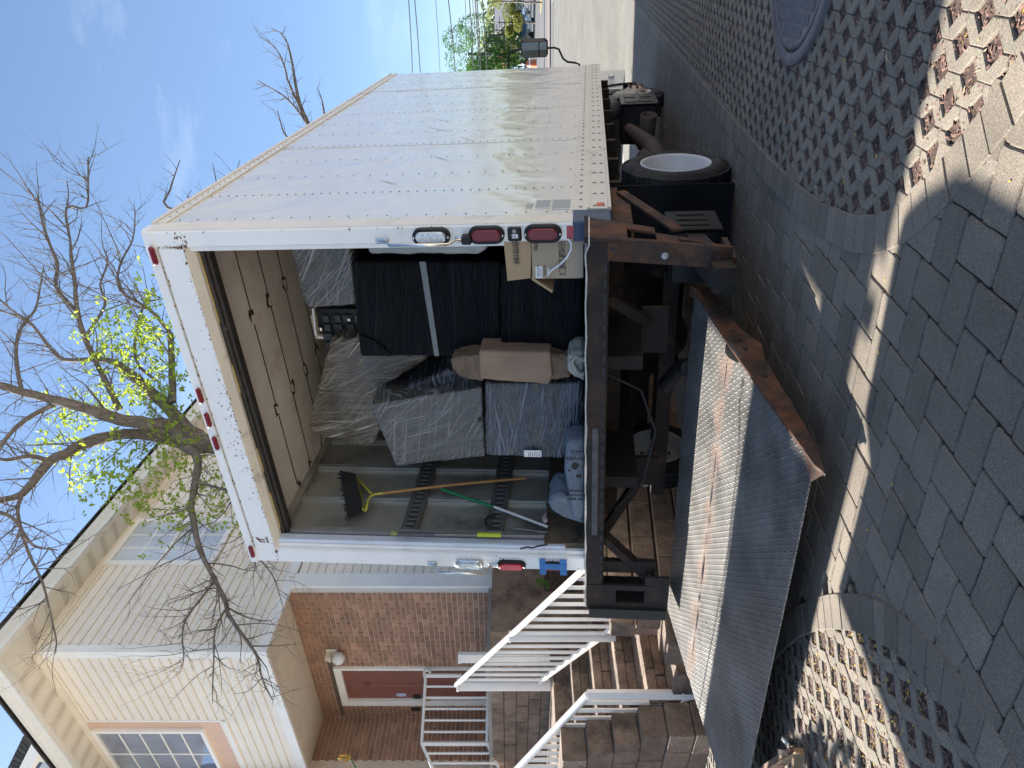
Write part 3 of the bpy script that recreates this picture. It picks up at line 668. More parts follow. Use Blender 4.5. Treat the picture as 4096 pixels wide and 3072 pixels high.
b = MB(wd); b.prism([(-7.731, 13.950, 10.484), (-7.230, 13.950, 10.209), (-7.230, 13.950, 6.574), (-7.731, 13.950, 6.574)], (0, .1, 0)); b.build('wall', M_side, wg)
# bricks
blist = []
def bricks(T, s0, s1, h0, h1, openings=(), L_=.194, h_=.0577, j=.0100):
    r_ = 0; z = h0
    while z < h1 - .02:
        z1 = min(z + h_, h1); x = s0 - (L_ + j) / 2 * (r_ % 2)
        while x < s1:
            a, b_ = max(x, s0), min(x + L_, s1)
            ok = b_ - a > .03
            for (p, q, c, d) in openings:
                if z < d - .01 and z1 > c + .01:
                    if a >= p and b_ <= q: ok = False
                    elif a < p < b_: b_ = p
                    elif a < q < b_: a = q
            if ok and b_ - a > .03: blist.append((T, a, b_, z, z1))
            x += L_ + j
        z += h_ + j; r_ += 1
door = (1.70, 2.72, 1.25, 3.47)
bricks(DW, 0, 3.02, .56, CE - .02, [door])
bricks(LB, 0, .72, .56, CE - .02)
random.shuffle(blist)
blist.sort(key=lambda q: 0 if 1.3 < q[3] < 3.3 and q[1] < 1.75 else 1)
for T_, a, b_, z, z1 in blist[:300]:
    dy = random.uniform(-.002, .002); MB(T_).cbox(a, b_, -.05, dy, z, z1, .0025).build('brick', M_brick, house)
rest = MB(wd)
for T_, a, b_, z, z1 in blist[300:]:
    q = MB(T_); q.box(a, b_, -.05, random.uniform(-.002, .002), z, z1); rest.add(q.v, q.f)
if rest.v: rest.build('brickwork', M_brick, house, kind='stuff')
# entry door
for (a, b_, c, d) in ((.0, 1.74, -.4, CE), (2.70, 3.1, -.4, CE), (1.74, 2.70, 3.45, CE), (1.74, 2.70, -.4, 1.24)): MB(DW).box(a, b_, -.2, -.012, c, d).build('mortar_wall', M_mort, house)
MB(LB).box(-.1, 1.1, -.2, -.012, -.4, CE).build('mortar_wall', M_mort, house)
d_ = MB(DW); d_.box(1.79, 2.575, -.06, -.035, 1.307, 3.34); dr = d_.build('door', M_doorp, house)
for (a, b_, c, d) in ((1.86, 2.15, 2.15, 3.24), (2.22, 2.51, 2.15, 3.24), (1.86, 2.15, 1.42, 2.0), (2.22, 2.51, 1.42, 2.0)):
    MB(DW).cbox(a, b_, -.04, -.026, c, d, .008).build('door_panel', M_doorp, dr)
MB(DW).lathe((2.505, -.026, 2.17), (0, 1, 0), [(0, .012), (.03, .012), (.035, .028), (.055, .03), (.068, .018), (.07, 0)], 20).build('knob', mat('brass', (.45, .30, .12), .35, metal=.9), dr)
MB(DW).cbox(2.46, 2.55, -.035, -.01, 2.28, 2.39, .006).build('keypad', M_blk, dr)
MB(DW).oval(2.46, 2.56, .15, .075, -.035, -.025).build('sticker', mat('oval_sticker', (.45, .50, .62), .4, col2=(.2, .25, .4), c2s=40), dr)
MB(DW).cbox(2.14, 2.22, -.035, -.015, 2.98, 3.07, .006).build('door_knocker', mat('worn_red_plate', (.14, .05, .04), .6), dr)
fr_ = MB(DW)
fr_.box(1.74, 1.79, -.07, .01, 1.25, 3.45); fr_.box(2.575, 2.70, -.07, .012, 1.25, 3.45); fr_.box(1.79, 2.575, -.07, .008, 3.345, 3.45)
fr_.build('door_frame', M_trim, house)
MB(DW).box(1.70, 2.76, -.06, .05, 1.22, 1.30).build('threshold', M_trim, house)
MB(DW).box(1.55, 2.95, -.04, .016, 3.452, 3.50).build('lintel', mat('dark_lintel', (.10, .075, .06), .8), house)
MB(DW).cbox(2.76, 2.82, 0.0, .03, 2.30, 2.44, .008).build('doorbell', M_blk, house)
lp = thing('wall_lamp', 'white globe wall lamp beside the red front door', 'lamp', (1.5, 0, 3.2), T=DW)
LS, LH = (1.337, 3.292)
def knobsphere(c, r, T, name, m, par):
    b = MB(T); b.lathe(c, (0, 0, 1), [(-r * math.cos(k * math.pi / 12), max(1e-4, r * math.sin(k * math.pi / 12))) for k in range(13)], 24); return b.build(name, m, par)
MB(DW).cbox(LS - .06, LS + .06, 0, .03, LH + .03, LH + .19, .008).build('mount', M_soff, lp)
MB(DW).tube([(LS, .03, LH + .15), (LS, .11, LH + .15), (LS, .11, LH + .10)], [.035, .045, .06], 12).build('bracket', M_soff, lp)
knobsphere((LS, .11, LH), .088, DW, 'globe', M_lamp, lp)
# foundation and porch of stone blocks
def blocks(T, s0, s1, h0, h1, dep, par, L_=.42, h_=.148, name='stone_block', off=0., m=None, jit=.006, rnd_=None):
    n = 0; z = h0; r_ = 0
    while z < h1 - .03:
        z1 = min(z + h_, h1); x = s0 - L_ * (.5 if r_ % 2 else 0) - off
        while x < s1:
            l = L_ * random.uniform(.82, 1.12); a, b_ = max(x, s0), min(x + l, s1)
            if b_ - a > .04:
                MB(T).cbox(a + .003, b_ - .003, -dep, random.uniform(-jit, jit), z + .002, z1 - .002, .007).build(name, m or M_stone, par)
            x += l
        z += h_; r_ += 1
pw = thing('porch_wall', 'brown stone block retaining wall carrying the brick entry porch', 'retaining wall', (1.5, 1.0, -.4), T=DW)
MB(DW).box(-.6, 4.6, -.6, 1.04, -.9, 1.17).build('wall_core', M_stone, pw)
blocks(wall(Ec + nb * 1.10, bd, nb), -.2, 4.6, -.3, 1.18, .06, pw, L_=.40)
MB(DW).box(-.02, 4.6, 0.0, 1.07, 1.17, 1.23).build('porch_slab', mat('porch_concrete', (.33, .29, .25), .9, grain=.2, gs=70), pw)
MB(DW).box(-.62, -.06, -.3, .5, -.5, .56).build('planting_bed', M_soil, pw)

# ------------------------------------------------------------------ stairs and railings
N0 = Vector((-2.45, 5.6)); ST = wall(N0, bd, -nb)     # p = (up the flight, across, height)
stairs = thing('stone_stairs', 'brown stone block steps climbing from the paving to the brick porch', 'stairs', (1.2, .5, -.6), T=ST)
SW = 1.25
MB(ST).box(1.63, 4.8, -.1, 1.4, -.7, .49).build('landing_core', M_stone, stairs)
for k in range(-4, 4):
    s0 = .46 + .39 * k; h = .005 + .165 * k; s1 = s0 + .42 if k < 3 else s0 + 2.8
    w0 = -.02; w1 = SW + (.0 if k > -2 else .0)
    MB(ST).box(s0 + .05, s1 if k < 3 else s0 + .5, w0 + .01, w1 - .01, h - .30, h - .012).build('step_core', M_stone, stairs)
    for (z0, z1, sh, nm) in ((h - .165, h - .082, .012, 'stone_block'), (h - .080, h, 0., 'tread_stone')):
        x = w0 - random.uniform(0, .2)
        while x < w1:
            l = random.uniform(.34, .46); a, b_ = max(x, w0), min(x + l, w1)
            if b_ - a > .05: MB(ST).cbox(s0 + sh + random.uniform(-.006, .006), s0 + .33 if nm == 'stone_block' else min(s1, s0 + .46), a + .003, b_ - .003, z0, z1, .008).build(nm, M_stone, stairs)
            x += l
cheek = thing('cheek_wall', 'stepped brown stone block wall along the near side of the steps', 'retaining wall', (1.0, -.1, -.6), T=ST)
for k in range(0, 7):
    z0 = -.86 + .2 * k + .0; z1 = z0 + .197; x = [.02, .03, .05, .09, .20, .30, .42][k]
    MB(ST).box(x + .12, 5.2, -.26, -.06, z0, z1 - .01).build('wall_core', M_stone, cheek)
    first = True
    while x < 5.2:
        l = random.uniform(.27, .47) * (1. if k % 2 else .9); MB(ST).cbox(x, min(x + l - .005, 5.2), -.30 + random.uniform(-.008, .008), -.035, z0, z1, .008).build('stone_block', M_stone, cheek); x += l
# wall of larger blocks alongside the truck
rw = thing('roadside_block_wall', 'dark stone block retaining wall seen beneath the truck bed', 'retaining wall', (-3.15, 3, GZ))
for r_ in range(0, 5):
    z0 = GZ - .02 + r_ * .20 ; z1 = z0 + .185
    MB().box(-3.5, -3.12 - .03 * r_, -.1 + .15 * r_, 9, z0, z1 + .012).build('wall_core', M_stone, rw)
    y = -.15 + .12 * r_ - (.2 if r_ % 2 else 0)
    while y < 8:
        l = random.uniform(.38, .46); MB().cbox(-3.3, -3.02 - .04 * r_ + random.uniform(-.008, .008), y, y + l - .012, z0, z1, .008).build('stone_block', M_stone, rw); y += l
mb = MB(wd); 
mb.add([(-3.6, 6.9, -.1), (-1.6, 7.4, -.35), (-1.0, 9.5, -.2), (-2.6, 9.4, .5), (-3.3, 8.6, .46)], [(0, 1, 2, 3, 4)]); mb.build('planting_bed', M_soil, None, kind='structure')

def rail_thing(label, A, B_, dtop, dbot, n, name='stair_railing', w=.035, top=.055, grp='white porch railings', ext=0., bal=.026, posts=()):
    """A, B_: world end points of the handrail; balusters hang to dbot below it"""
    A = Vector(A); B_ = Vector(B_); o = thing(name, label, 'railing', (A.x, A.y, A.z - dbot), T=wd, group=grp)
    MB(wd).tube([A, B_], top / 2, 10).build('handrail', M_rail, o)
    dn = Vector((0, 0, -dbot)); MB(wd).bar(A + dn, B_ + dn, .04, .04).build('bottom_rail', M_rail, o)
    for i in range(1, n):
        p = A.lerp(B_, i / n)
        if any((p.xy - Vector(q[0])).length < .05 for q in posts): continue
        MB(wd).box(p.x - bal / 2, p.x + bal / 2, p.y - bal / 2, p.y + bal / 2, p.z - dbot, p.z - .01).build('baluster', M_rail, o)
    for q, w_, z0, z1 in posts:
        m_ = MB(wd); m_.cbox(q[0] - w_ / 2, q[0] + w_ / 2, q[1] - w_ / 2, q[1] + w_ / 2, z0, z1, .004); po = m_.build('post', M_rail, o)
        if w_ > .07: MB(wd).cbox(q[0] - w_ / 2 - .008, q[0] + w_ / 2 + .008, q[1] - w_ / 2 - .008, q[1] + w_ / 2 + .008, z1, z1 + .03, .008).build('post_cap', M_rail, po)
    return o
ra, rb_ = Vector((-3.2, 7.6, 1.51)), Vector((-1.43, 5.47, .385)); ra = ra + (ra - rb_) * .02
rail_thing('long white railing descending the far side of the steps behind the truck', ra, rb_, 0, .85, 17, posts=[((-3.24, 7.64), .092, .52, 1.50), ((-3.02, 7.84), .092, .52, 1.50), ((-2.33, 6.55), .075, -.02, .94)])
A3 = Vector((*(N0), .335)); B3 = Vector((*(N0 + bd * 3.0), .335 + .46 * 3.0))
r3 = rail_thing('white railing at the bottom of the steps on the block wall beside the lift platform', A3, B3, 0, .80, 26, top=.062, posts=[((-2.45, 5.6), .062, ghw(-2.45, 5.6) + .1, .34)])
# porch railing: level run, then a run going down to the left
P0, P1_, P2_ = Vector((-4.04, 9.84, 2.13)), Vector((-4.76, 9.40, 2.13)), Vector((-5.55, 8.95, 1.62))
pr = thing('porch_railing', 'white porch railing with a curled end in front of the brick side wall', 'railing', (-4.4, 9.6, 1.2), T=wd, group='white porch railings')
MB(wd).tube([P0 + Vector((.02, .012, -.06)), P0 + Vector((.05, .03, -.05)), P0 + Vector((.065, .04, -.01)), P0 + Vector((.04, .025, .025)), P0 + Vector((0, 0, .02)), P0 + Vector((-.04, -.024, 0)), P1_, P2_], .022, 8).build('handrail', M_rail, pr)
MB(wd).bar(P0 - Vector((.2, .12, .86)), P1_ - Vector((0, 0, .86)), .03, .035).build('bottom_rail', M_rail, pr)
MB(wd).bar(P1_ - Vector((0, 0, .86)), P2_ - Vector((0, 0, .86)), .03, .035).build('bottom_rail', M_rail, pr)
for i in range(7):
    p = P0.lerp(P1_, i / 6); w_ = .045 if i in (0, 6) else .024
    MB(wd).box(p.x - w_ / 2, p.x + w_ / 2, p.y - w_ / 2, p.y + w_ / 2, p.z - (.95 if i == 6 else .5 if i == 0 else .86), p.z).build('baluster', M_rail, pr)
for i in range(1, 8):
    p = P1_.lerp(P2_, i / 8); MB(wd).box(p.x - .012, p.x + .012, p.y - .012, p.y + .012, p.z - .86, p.z).build('baluster', M_rail, pr)
# flower tip poking in at the left edge and young plant by the brick
fl = MB(wd); c0 = Vector((-2.735, 5.200, 2.162))
for i in range(70):
    a = random.uniform(0, 6.3); z = random.uniform(-.05, .05); r_ = .022 * (1 - abs(z - .0) / .08)
    q = c0 + Vector((math.cos(a) * r_, math.sin(a) * r_, z)); d = Vector((random.uniform(-1, 1), random.uniform(-1, 1), random.uniform(-.3, 1))).normalized() * .009; e = d.orthogonal().normalized() * .006
    fl.add([q - e, q + e, q + d], [(0, 1, 2)])
fo = thing('yellow_flower_spike', 'single yellow blossom spike rising in front of the brick side wall', 'flower', tuple(c0 + Vector((0, 0, -1.9))), T=wd)
fl.build('blossom', M_petal, fo); MB(wd).tube([c0 + Vector((-.35, 0, -1.9)), c0 + Vector((-.28, 0, -.5)), c0 + Vector((-.15, 0, -.12)), c0 + Vector((0, 0, -.04))], .006, 6).build('stem', M_leafg, fo)
pf = thing('leafy_seedling', 'small green seedling leaves at the foot of the brick wall', 'plant', (-2.62, 8.2, .45), T=wd)
for (X, Yp, a) in ((-2.203, 8.000, 0.605), (-2.223, 8.000, 0.549), (-2.293, 8.000, 0.535), (-2.251, 8.000, 0.591), (-2.208, 8.000, 0.648)):
    c_ = Vector((X, Yp, a)); d = Vector((random.uniform(-1, 1), -.3, random.uniform(.1, .8))).normalized() * .07; e = d.cross(Vector((0, 1, .2))).normalized() * .022
    MB(wd).add([c_ - d * .5, c_ + e, c_ + d, c_ - e], [(0, 1, 2, 3)]).build('leaf', M_leafg, pf)

# ------------------------------------------------------------------ the box truck
truck = thing('box_truck', 'white box truck parked with its rear door open and lift platform down', 'truck', (-1.3, 3.2, GZ))
BL = 6.03; H = 2.53; WD = -2.6
# right side skin: panels between seams, slightly dented
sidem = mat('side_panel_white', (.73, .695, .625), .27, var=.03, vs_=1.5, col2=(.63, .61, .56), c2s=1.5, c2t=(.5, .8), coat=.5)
def dent_nodes(m):
    t = m.node_tree; p = t.nodes['Principled BSDF']; g = t.nodes.new('ShaderNodeNewGeometry'); mpn = t.nodes.new('ShaderNodeMapping'); mpn.inputs['Scale'].default_value = (1.0, 1.0, .8)
    n = t.nodes.new('ShaderNodeTexNoise'); n.inputs['Scale'].default_value = 2.6; n.inputs['Detail'].default_value = 2.5; n.inputs['Roughness'].default_value = .45; n.inputs['Distortion'].default_value = .8
    b = t.nodes.new('ShaderNodeBump'); b.inputs['Strength'].default_value = .55; b.inputs['Distance'].default_value = .05
    t.links.new(g.outputs['Position'], mpn.inputs[0]); t.links.new(mpn.outputs[0], n.inputs['Vector']); t.links.new(n.outputs[0], b.inputs['Height']); t.links.new(b.outputs[0], p.inputs['Normal']); t.links.new(b.outputs[0], p.inputs['Coat Normal'])
dent_nodes(sidem)
seams = [.16, .66, 1.994, 3.335, 4.70, BL]
for i in range(len(seams) - 1):
    a, b_ = seams[i], seams[i + 1]; p_ = MB(); p_.box(-.03, (.0 if i % 2 else .003), a - (.03 if i % 2 == 0 and i else 0), b_ + (.0), .06, 2.455)
    p_.build('side_panel', sidem, truck)
riv = MB()
def rivet(x, y, z, r=.008, ax='x'):
    n = 6; s_ = []
    for k in range(n):
        a = 6.283 * k / n
        s_.append((x, y + math.cos(a) * r, z + math.sin(a) * r) if ax == 'x' else (x + math.cos(a) * r, y, z + math.sin(a) * r))
    top = (x + .005, y, z) if ax == 'x' else (x, y - .005, z)
    riv.add(s_ + [top], [(k, (k + 1) % n, n) for k in range(n)])
for s_ in (.66, 1.994, 3.335, 4.70):
    for k in range(42): rivet(.004, s_ + .018, .09 + k * .057, .0075)
for s_ in (.20, 1.10, 1.55, 2.44, 2.88, 3.79, 4.24, 5.15, 5.6):
    for k in range(21): rivet(.004, s_, .10 + k * .115, .0065)
for k in range(10): rivet(.004, .15, .14 + k * .24, .012)
for k in range(44): rivet(.013, .25 + k * .132, .025, .011)
for k in range(26): rivet(.018, .25 + k * .23, -.055, .014); rivet(.018, .25 + k * .23, -.1, .014)
for k in range(70): rivet(.013, .25 + k * .084, 2.485, .007)
riv.build('rivets', mat('rivet_steel', (.20, .19, .18), .5, metal=.4), truck, kind='stuff')
b = MB(); b.box(-.02, .012, .2, BL, -.015, .075); b.box(-.02, .017, .2, BL, -.125, -.028); b.box(-.02, .023, .2, BL, -.028, -.012); b.box(-.02, .024, .2, BL, -.145, -.126)
b.build('bottom_rail', M_beige, truck)
b = MB(); b.box(-.05, .012, .14, BL, 2.45, 2.51); b.box(-.07, .018, .14, BL, 2.512, 2.545); b.build('top_rail', M_beige, truck)
MB().box(-.016, .008, .2, .30, -.095, -.055).build('red_marker_sticker', mat('orange_red_marker', (.62, .10, .05), .5), truck) if False else MB().box(.0175, .0185, .235, .30, -.11, -.065).build('red_marker_sticker', mat('orange_red_marker', (.62, .10, .05), .5), truck)
for (y0_, y1_, z0, z1) in ((.24, .42, .085, .19), (.26, .42, .20, .285), (.27, .36, .30, .34)): MB().box(.0035, .0045, y0_, y1_, z0, z1).build('side_sticker', mat('grey_sticker', (.36, .37, .36), .5, var=.25, vs_=60, stretch=(1, 1, 14)), truck)
for (y0_, y1_, z0, z1) in ((.235, .25, .085, .19), (.255, .27, .20, .285)): MB().box(.0046, .0052, y0_, y1_, z0, z1).build('side_sticker', M_white, truck)
# scuffs and creases on the side
scr = MB()
for (y_, z_, l, a) in ((.07, 1.22, .10, 1.1), (.10, 1.17, .08, 1.2), (.12, 1.62, .05, .8), (.06, .95, .05, .2), (.9, 1.3, .22, .9), (1.5, 1.05, .3, .7), (2.1, .95, .3, .6), (2.5, 1.25, .35, .8), (2.9, 1.3, .3, .7)):
    d = Vector((0, math.cos(a), math.sin(a))) * l / 2; c_ = Vector((.0045, y_, z_)); e = Vector((0, -math.sin(a), math.cos(a))) * .004
    scr.add([c_ - d - e * .2, c_ - e, c_ + d, c_ + e], [(0, 1, 2, 3)])
scr.build('scratches', mat('scratch_brown', (.20, .14, .10), .8, var=.4, vs_=60), truck, kind='stuff')
MB().box(WD, WD + .03, .1, BL, -.14, 2.5).build('side_panel', M_truckw, truck)
MB().box(WD, 0, BL - .03, BL, -.14, 2.52).build('front_bulkhead', M_truckw, truck)
MB().box(WD + .02, -.02, .0, BL, 2.50, 2.535).build('roof', M_truckw, truck)
MB().box(WD + .02, -.02, .0, BL - .03, -.12, -.005).build('floor', M_rustd, truck)
# rear frame
fr = MB(); fr.cbox(-.098, .004, 0, .15, .0, H, .010); fr.cbox(-.13, -.098, .03, .15, 0, 2.29, .004); fr_o = fr.build('rear_post', M_truckw, truck)
MB().box(.0045, .0065, .012, .15, .07, H - .03).build('post_side_skin', M_beige, fr_o)
MB().cbox(-.1, .012, -.006, .2, -.145, .065, .008).build('post_foot', M_bluep, truck)
fl_ = MB(); fl_.cbox(WD, WD + .135, 0, .15, 0, H, .010); fl_.cbox(WD + .135, WD + .168, .03, .15, 0, 2.29, .004); fl_o = fl_.build('rear_post', M_truckw, truck)
MB().cbox(WD + .170, WD + .205, .035, .10, .14, 2.29, .005).build('door_guide', mat('pale_guide', (.62, .66, .74), .35, var=.1, coat=.3), fl_o)
hd = MB(); hd.cbox(WD + .06, -.099, .002, .14, 2.305, 2.47, .008); hd.prism([(WD, -.006, 2.475), (WD, -.006, 2.53), (WD, .06, 2.56), (WD, .14, 2.56), (WD, .14, 2.475)], (-WD, 0, 0)); hd_o = hd.build('rear_header', M_truckw, truck)
MB().prism([(WD + .1, -.001, 2.306), (WD + .1, .06, 2.275), (WD + .1, .085, 2.275), (WD + .1, .085, 2.306)], (2.4, 0, 0)).build('header_return', M_beige, hd_o)
b = MB(); b.box(WD + .2, -.12, .095, .215, 2.25, 2.30); b.box(WD + .2, -.12, .12, .17, 2.23, 2.25); b.build('door_track', M_door, truck)
for (a, b_) in ((-.16, -.62), (-.93, -1.14), (-1.60, -1.80), (-2.0, -2.33)): MB().box(b_, a, .0865, .0945, 2.272, 2.278).build('amber_glow_strip', mat('amber_glow_strip', (.60, .42, .12), .5), truck)  # amber strips paint the glow of light through the translucent roof gap
# rust spots on the frame
rs = MB()
for _ in range(330):
    q = random.random() * 1.22
    if q < .5: x, z = random.uniform(WD + .1, -.1), random.choice((2.31, 2.315, 2.465)) + random.gauss(0, .006); 
    elif q < .75: x, z = random.gauss(-1.35, .35), 2.33 + abs(random.gauss(0, .04))
    elif q < .87: x, z = random.uniform(-.1, 0), 2.30 + random.gauss(0, .02)
    elif q < 1.: x, z = random.uniform(WD, WD + .13), random.uniform(.0, .9)
    elif q < 1.1: x, z = random.uniform(-.1, -.08) + random.gauss(0, .004), 2.31 + abs(random.gauss(0, .07))
    elif q < 1.18: x, z = random.gauss(-2.5, .03), 2.31 + random.gauss(0, .012)
    else: x, z = random.choice((-.006, -.004)), random.uniform(.1, 2.4)
    x = min(max(x, WD + .01), -.005); s_ = random.uniform(.002, .006); k = random.uniform(.4, 2.2)
    rs.add([(x - s_ * k, -.0015, z), (x, -.0015, z - s_), (x + s_ * k, -.0015, z), (x, -.0015, z + s_)], [(0, 1, 2, 3)])
rs.build('rust_spots', mat('rust_bloom', (.16, .075, .035), .85, var=.6, vs_=60), truck, kind='stuff')
for x in (-.135, -1.095, -1.286, -1.477, -2.482):
    m_ = MB(); m_.prism([(x - .022, -.004, 2.45), (x - .018, -.035, 2.455), (x + .018, -.035, 2.455), (x + .022, -.004, 2.45)], (0, 0, 0.001)) if False else m_.oval(x, 2.487, .04, .115, -.002, -.03) if False else m_.cbox(x - .055, x + .055, -.035, -.004, 2.476, 2.508, .010)
    lo = m_.build('marker_light', M_red, truck)
    MB().lathe((x - .045 if x > -2 else x - .045, -.036, 2.492), (0, -1, 0), [(0, .006), (.003, .005), (.003, 0)], 8).build('screw', M_chrome, lo)
# emblem on the header
em = MB()
for i, (dx, c_) in enumerate(((0, 1), (.022, 1))):
    em.prism([(-2.40 + dx, -.002, 2.37), (-2.392 + dx, -.002, 2.37), (-2.392 + dx, -.002, 2.405), (-2.36 + dx * .4, -.002, 2.425), (-2.36 + dx * .4, -.002, 2.435), (-2.40 + dx, -.002, 2.41)], (0, .001, 0))
em.build('emblem', mat('maroon_print', (.16, .02, .03), .5), hd_o)
text('REAR', .026, rearmtx(-2.405, -.0012, 2.343), M_ink, 'lettering', hd_o)
# lamps and fittings on the right post: (centre height, length)
def oval_lamp(x, z, L_, w, m, base, par, proud=.03, name='tail_light'):
    b0 = MB(); b0.oval(x, z, L_, w, .001, -proud); o = b0.build(name, base, par)
    MB().oval(x + .004, z, L_ * .80, w * .62, -proud + .002, -proud - .014).build('lens', m, o)
    for s_ in (-1, 1): MB().lathe((x, -proud, z + s_ * L_ * .455), (0, -1, 0), [(0, .007), (.004, .006), (.005, 0)], 10).build('screw', M_chrome, o)
    return o
def zr(p): return p[2]
zA, zB = zr((-0.046, -0.000, 0.945)), zr((-0.051, -0.000, 0.734)); ob = oval_lamp(-.052, (zA + zB) / 2, zA - zB, .098, M_clear, M_blk, truck, .035, 'reverse_light')
zA, zB = zr((-0.053, -0.000, 0.634)), zr((-0.057, -0.000, 0.434)); oval_lamp(-.05, (zA + zB) / 2, zA - zB, .100, M_red, M_blk, truck)
zA, zB = zr((-0.052, 0.000, 0.328)), zr((-0.056, -0.000, 0.123)); oval_lamp(-.048, (zA + zB) / 2, zA - zB, .102, M_red, M_blk, truck)
zA, zB = zr((-0.057, -0.000, 0.417)), zr((-0.058, -0.000, 0.342)); sb = MB().cbox(-.088, -.01, -.022, 0, zB, zA, .008).build('lamp_switch_box', M_blk, truck)
MB().cbox(-.068, -.045, -.025, -.0215, zB + .018, zA - .022, .003).build('pictogram_plate', M_white, sb)
MB().lathe((-.030, -.021, (zA + zB) / 2), (0, -1, 0), [(0, .012), (.006, .010), (.008, 0)], 12).build('toggle', mat('grey_toggle', (.35, .35, .35), .4), sb)
for dz in (-.006, .010): MB().box(-.060, -.053, -.0262, -.025, (zA + zB) / 2 + dz, (zA + zB) / 2 + dz + .007).build('pictogram', M_ink, sb)
zA, zB = zr((-0.049, 0.000, 0.098)), zr((-0.050, -0.000, 0.054)); MB().box(-.088, -.012, -.003, 0, zB, zA).build('red_reflector', M_refl, truck)
def handle(x, zt, zb, out, par):
    o = MB().tube([(x, -.012, zt), (x, -.02, zt - .045), (x - .004, -out, zt - .075), (x - .004, -out, zb + .075), (x, -.02, zb + .045), (x, -.012, zb)], .009, 10).build('grab_handle', M_chrome, par)
    for z in (zt - .015, zb + .015):
        MB().cbox(x - .016, x + .016, -.012, 0, z - .04, z + .035, .004).build('mount', M_chrome, o)
        for k in (-.015, .015): MB().lathe((x, -.012, z + k), (0, -1, 0), [(0, .008), (.005, .006), (.006, 0)], 8).build('bolt', M_chrome, o)
    return o
handle(-.074, zr((-0.057, 0.000, 1.141)), zr((-0.066, -0.000, 0.659)), .075, truck)
MB().cbox(-.092, -.042, -.055, -.002, zr((-0.067, -0.000, 0.614)), zr((-0.066, 0.000, 0.670)), .008).build('door_lanyard_block', M_blk, truck)
# left post fittings
xl = WD + .052
zA, zB = zr((-2.564, 0.000, 0.948)), zr((-2.555, 0.000, 0.737)); oval_lamp(xl, (zA + zB) / 2, zA - zB, .088, M_clear, M_chrome, truck, .03, 'reverse_light')
zA, zB = zr((-2.561, -0.000, 0.636)), zr((-2.552, 0.000, 0.426)); oval_lamp(xl, (zA + zB) / 2, zA - zB, .088, M_redb, M_blk, truck, .03)
handle(xl - .012, zr((-2.587, -0.000, 1.138)), zr((-2.566, -0.000, 0.651)), .085, truck)
zA, zB = zr((-2.548, -0.000, 0.324)), zr((-2.539, -0.000, 0.128)); bt = oval_lamp(xl, (zA + zB) / 2, (zA - zB) * .8, .08, mat('dull_red_lens', (.20, .02, .02), .4), M_blk, truck, .02)
tp = MB(); zc = (zA + zB) / 2
tp.box(WD - .002, WD + .15, -.04, -.034, zA - .045, zA); tp.box(WD - .002, WD + .15, -.041, -.035, zB, zB + .05); tp.box(WD + .055, WD + .105, -.0425, -.036, zB + .01, zA - .01)
tp.build('blue_tape', M_bluet, truck)
# interior: ceiling boards, left wall lining, cargo tracks
for k in range(-1, 19):
    y_ = .29 + k * .305; MB().box(WD + .15, -.06, max(.22, y_ + .006), y_ + .299, 2.325 + random.uniform(0, .003), 2.345).build('ceiling_board', M_ceil, truck) if y_ + .3 < BL else None
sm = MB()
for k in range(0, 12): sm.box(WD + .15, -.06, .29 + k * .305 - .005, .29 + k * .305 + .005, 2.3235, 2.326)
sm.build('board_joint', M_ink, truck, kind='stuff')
MB().box(WD + .1, -.04, .2, BL - .03, 2.345, 2.36).build('ceiling_backing', M_door, truck)
MB().box(-.06, -.045, .15, BL - .03, 0, 2.33).build('wall_lining', M_kick, truck)
st = MB()
for x in (-.84, -1.61, -2.38):
    for k in range(6):
        c_ = Vector((x + random.uniform(-.015, .015), .29 + .305 * k + random.uniform(-.02, .02), 2.3235)); P = []
        for j in range(11): a = 6.283 * j / 11; r_ = random.uniform(.035, .065); P.append((c_.x + math.cos(a) * r_ * 1.3, c_.y + math.sin(a) * r_ * .8, c_.z))
        st.add(P, [tuple(range(11))])
st.build('ceiling_patch', M_stain, truck, kind='stuff')
st = MB()
for x in (-.84, -1.61, -2.38):
    for k in range(1, 6):
        c_ = Vector((x, .29 + .305 * k, 2.322)); P = []
        for j in range(9): a = 6.283 * j / 9; r_ = random.uniform(.02, .045); P.append((c_.x + math.cos(a) * r_ * 1.3, c_.y + math.sin(a) * r_ * .8, c_.z))
        st.add(P, [tuple(range(9))])
st.build('patch_centre', M_ceil, truck, kind='stuff')
LWX = -2.43
MB().box(LWX - .02, LWX, .15, BL - .03, .0, 2.33).build('wall_sheet', M_alu, truck)
for k in range(8):
    y_ = .12 + k * .385
    r_ = MB(); r_.box(LWX, LWX + .022, y_, y_ + .075, .30, 2.27); r_.box(LWX + .022, LWX + .034, y_ + .018, y_ + .057, .30, 2.27); r_.build('wall_rib', M_alud, truck)
MB().box(LWX, LWX + .05, .15, BL - .03, 2.27, 2.325).build('cove_rail', M_alu, truck)
for zc in (1.31, .665):
    tk = MB(); tk.cbox(LWX + .03, LWX + .045, .16, 3.2, zc - .068, zc + .068, .004); tko = tk.build('cargo_track', M_etr, truck)
    s_ = MB(); s2 = MB(); y_ = .19
    while y_ < 2.4:
        s_.box(LWX + .0452, LWX + .0462, y_, y_ + .022, zc - .034, zc + .034); s2.box(LWX + .0452, LWX + .050, y_ + .022, y_ + .029, zc - .026, zc + .026); y_ += .052
    s_.build('slot', M_ink, tko, kind='stuff'); s2.build('slot_lip', M_alud, tko, kind='stuff')
for (a, b_, z0, z1) in ((.06, 1.05, .0, .145), (.06, 1.05, .147, .292), (1.052, 3.2, .0, .30)): MB().box(LWX + .0, LWX + .046, a, b_, z0, z1).build('kick_board', M_kick, truck)
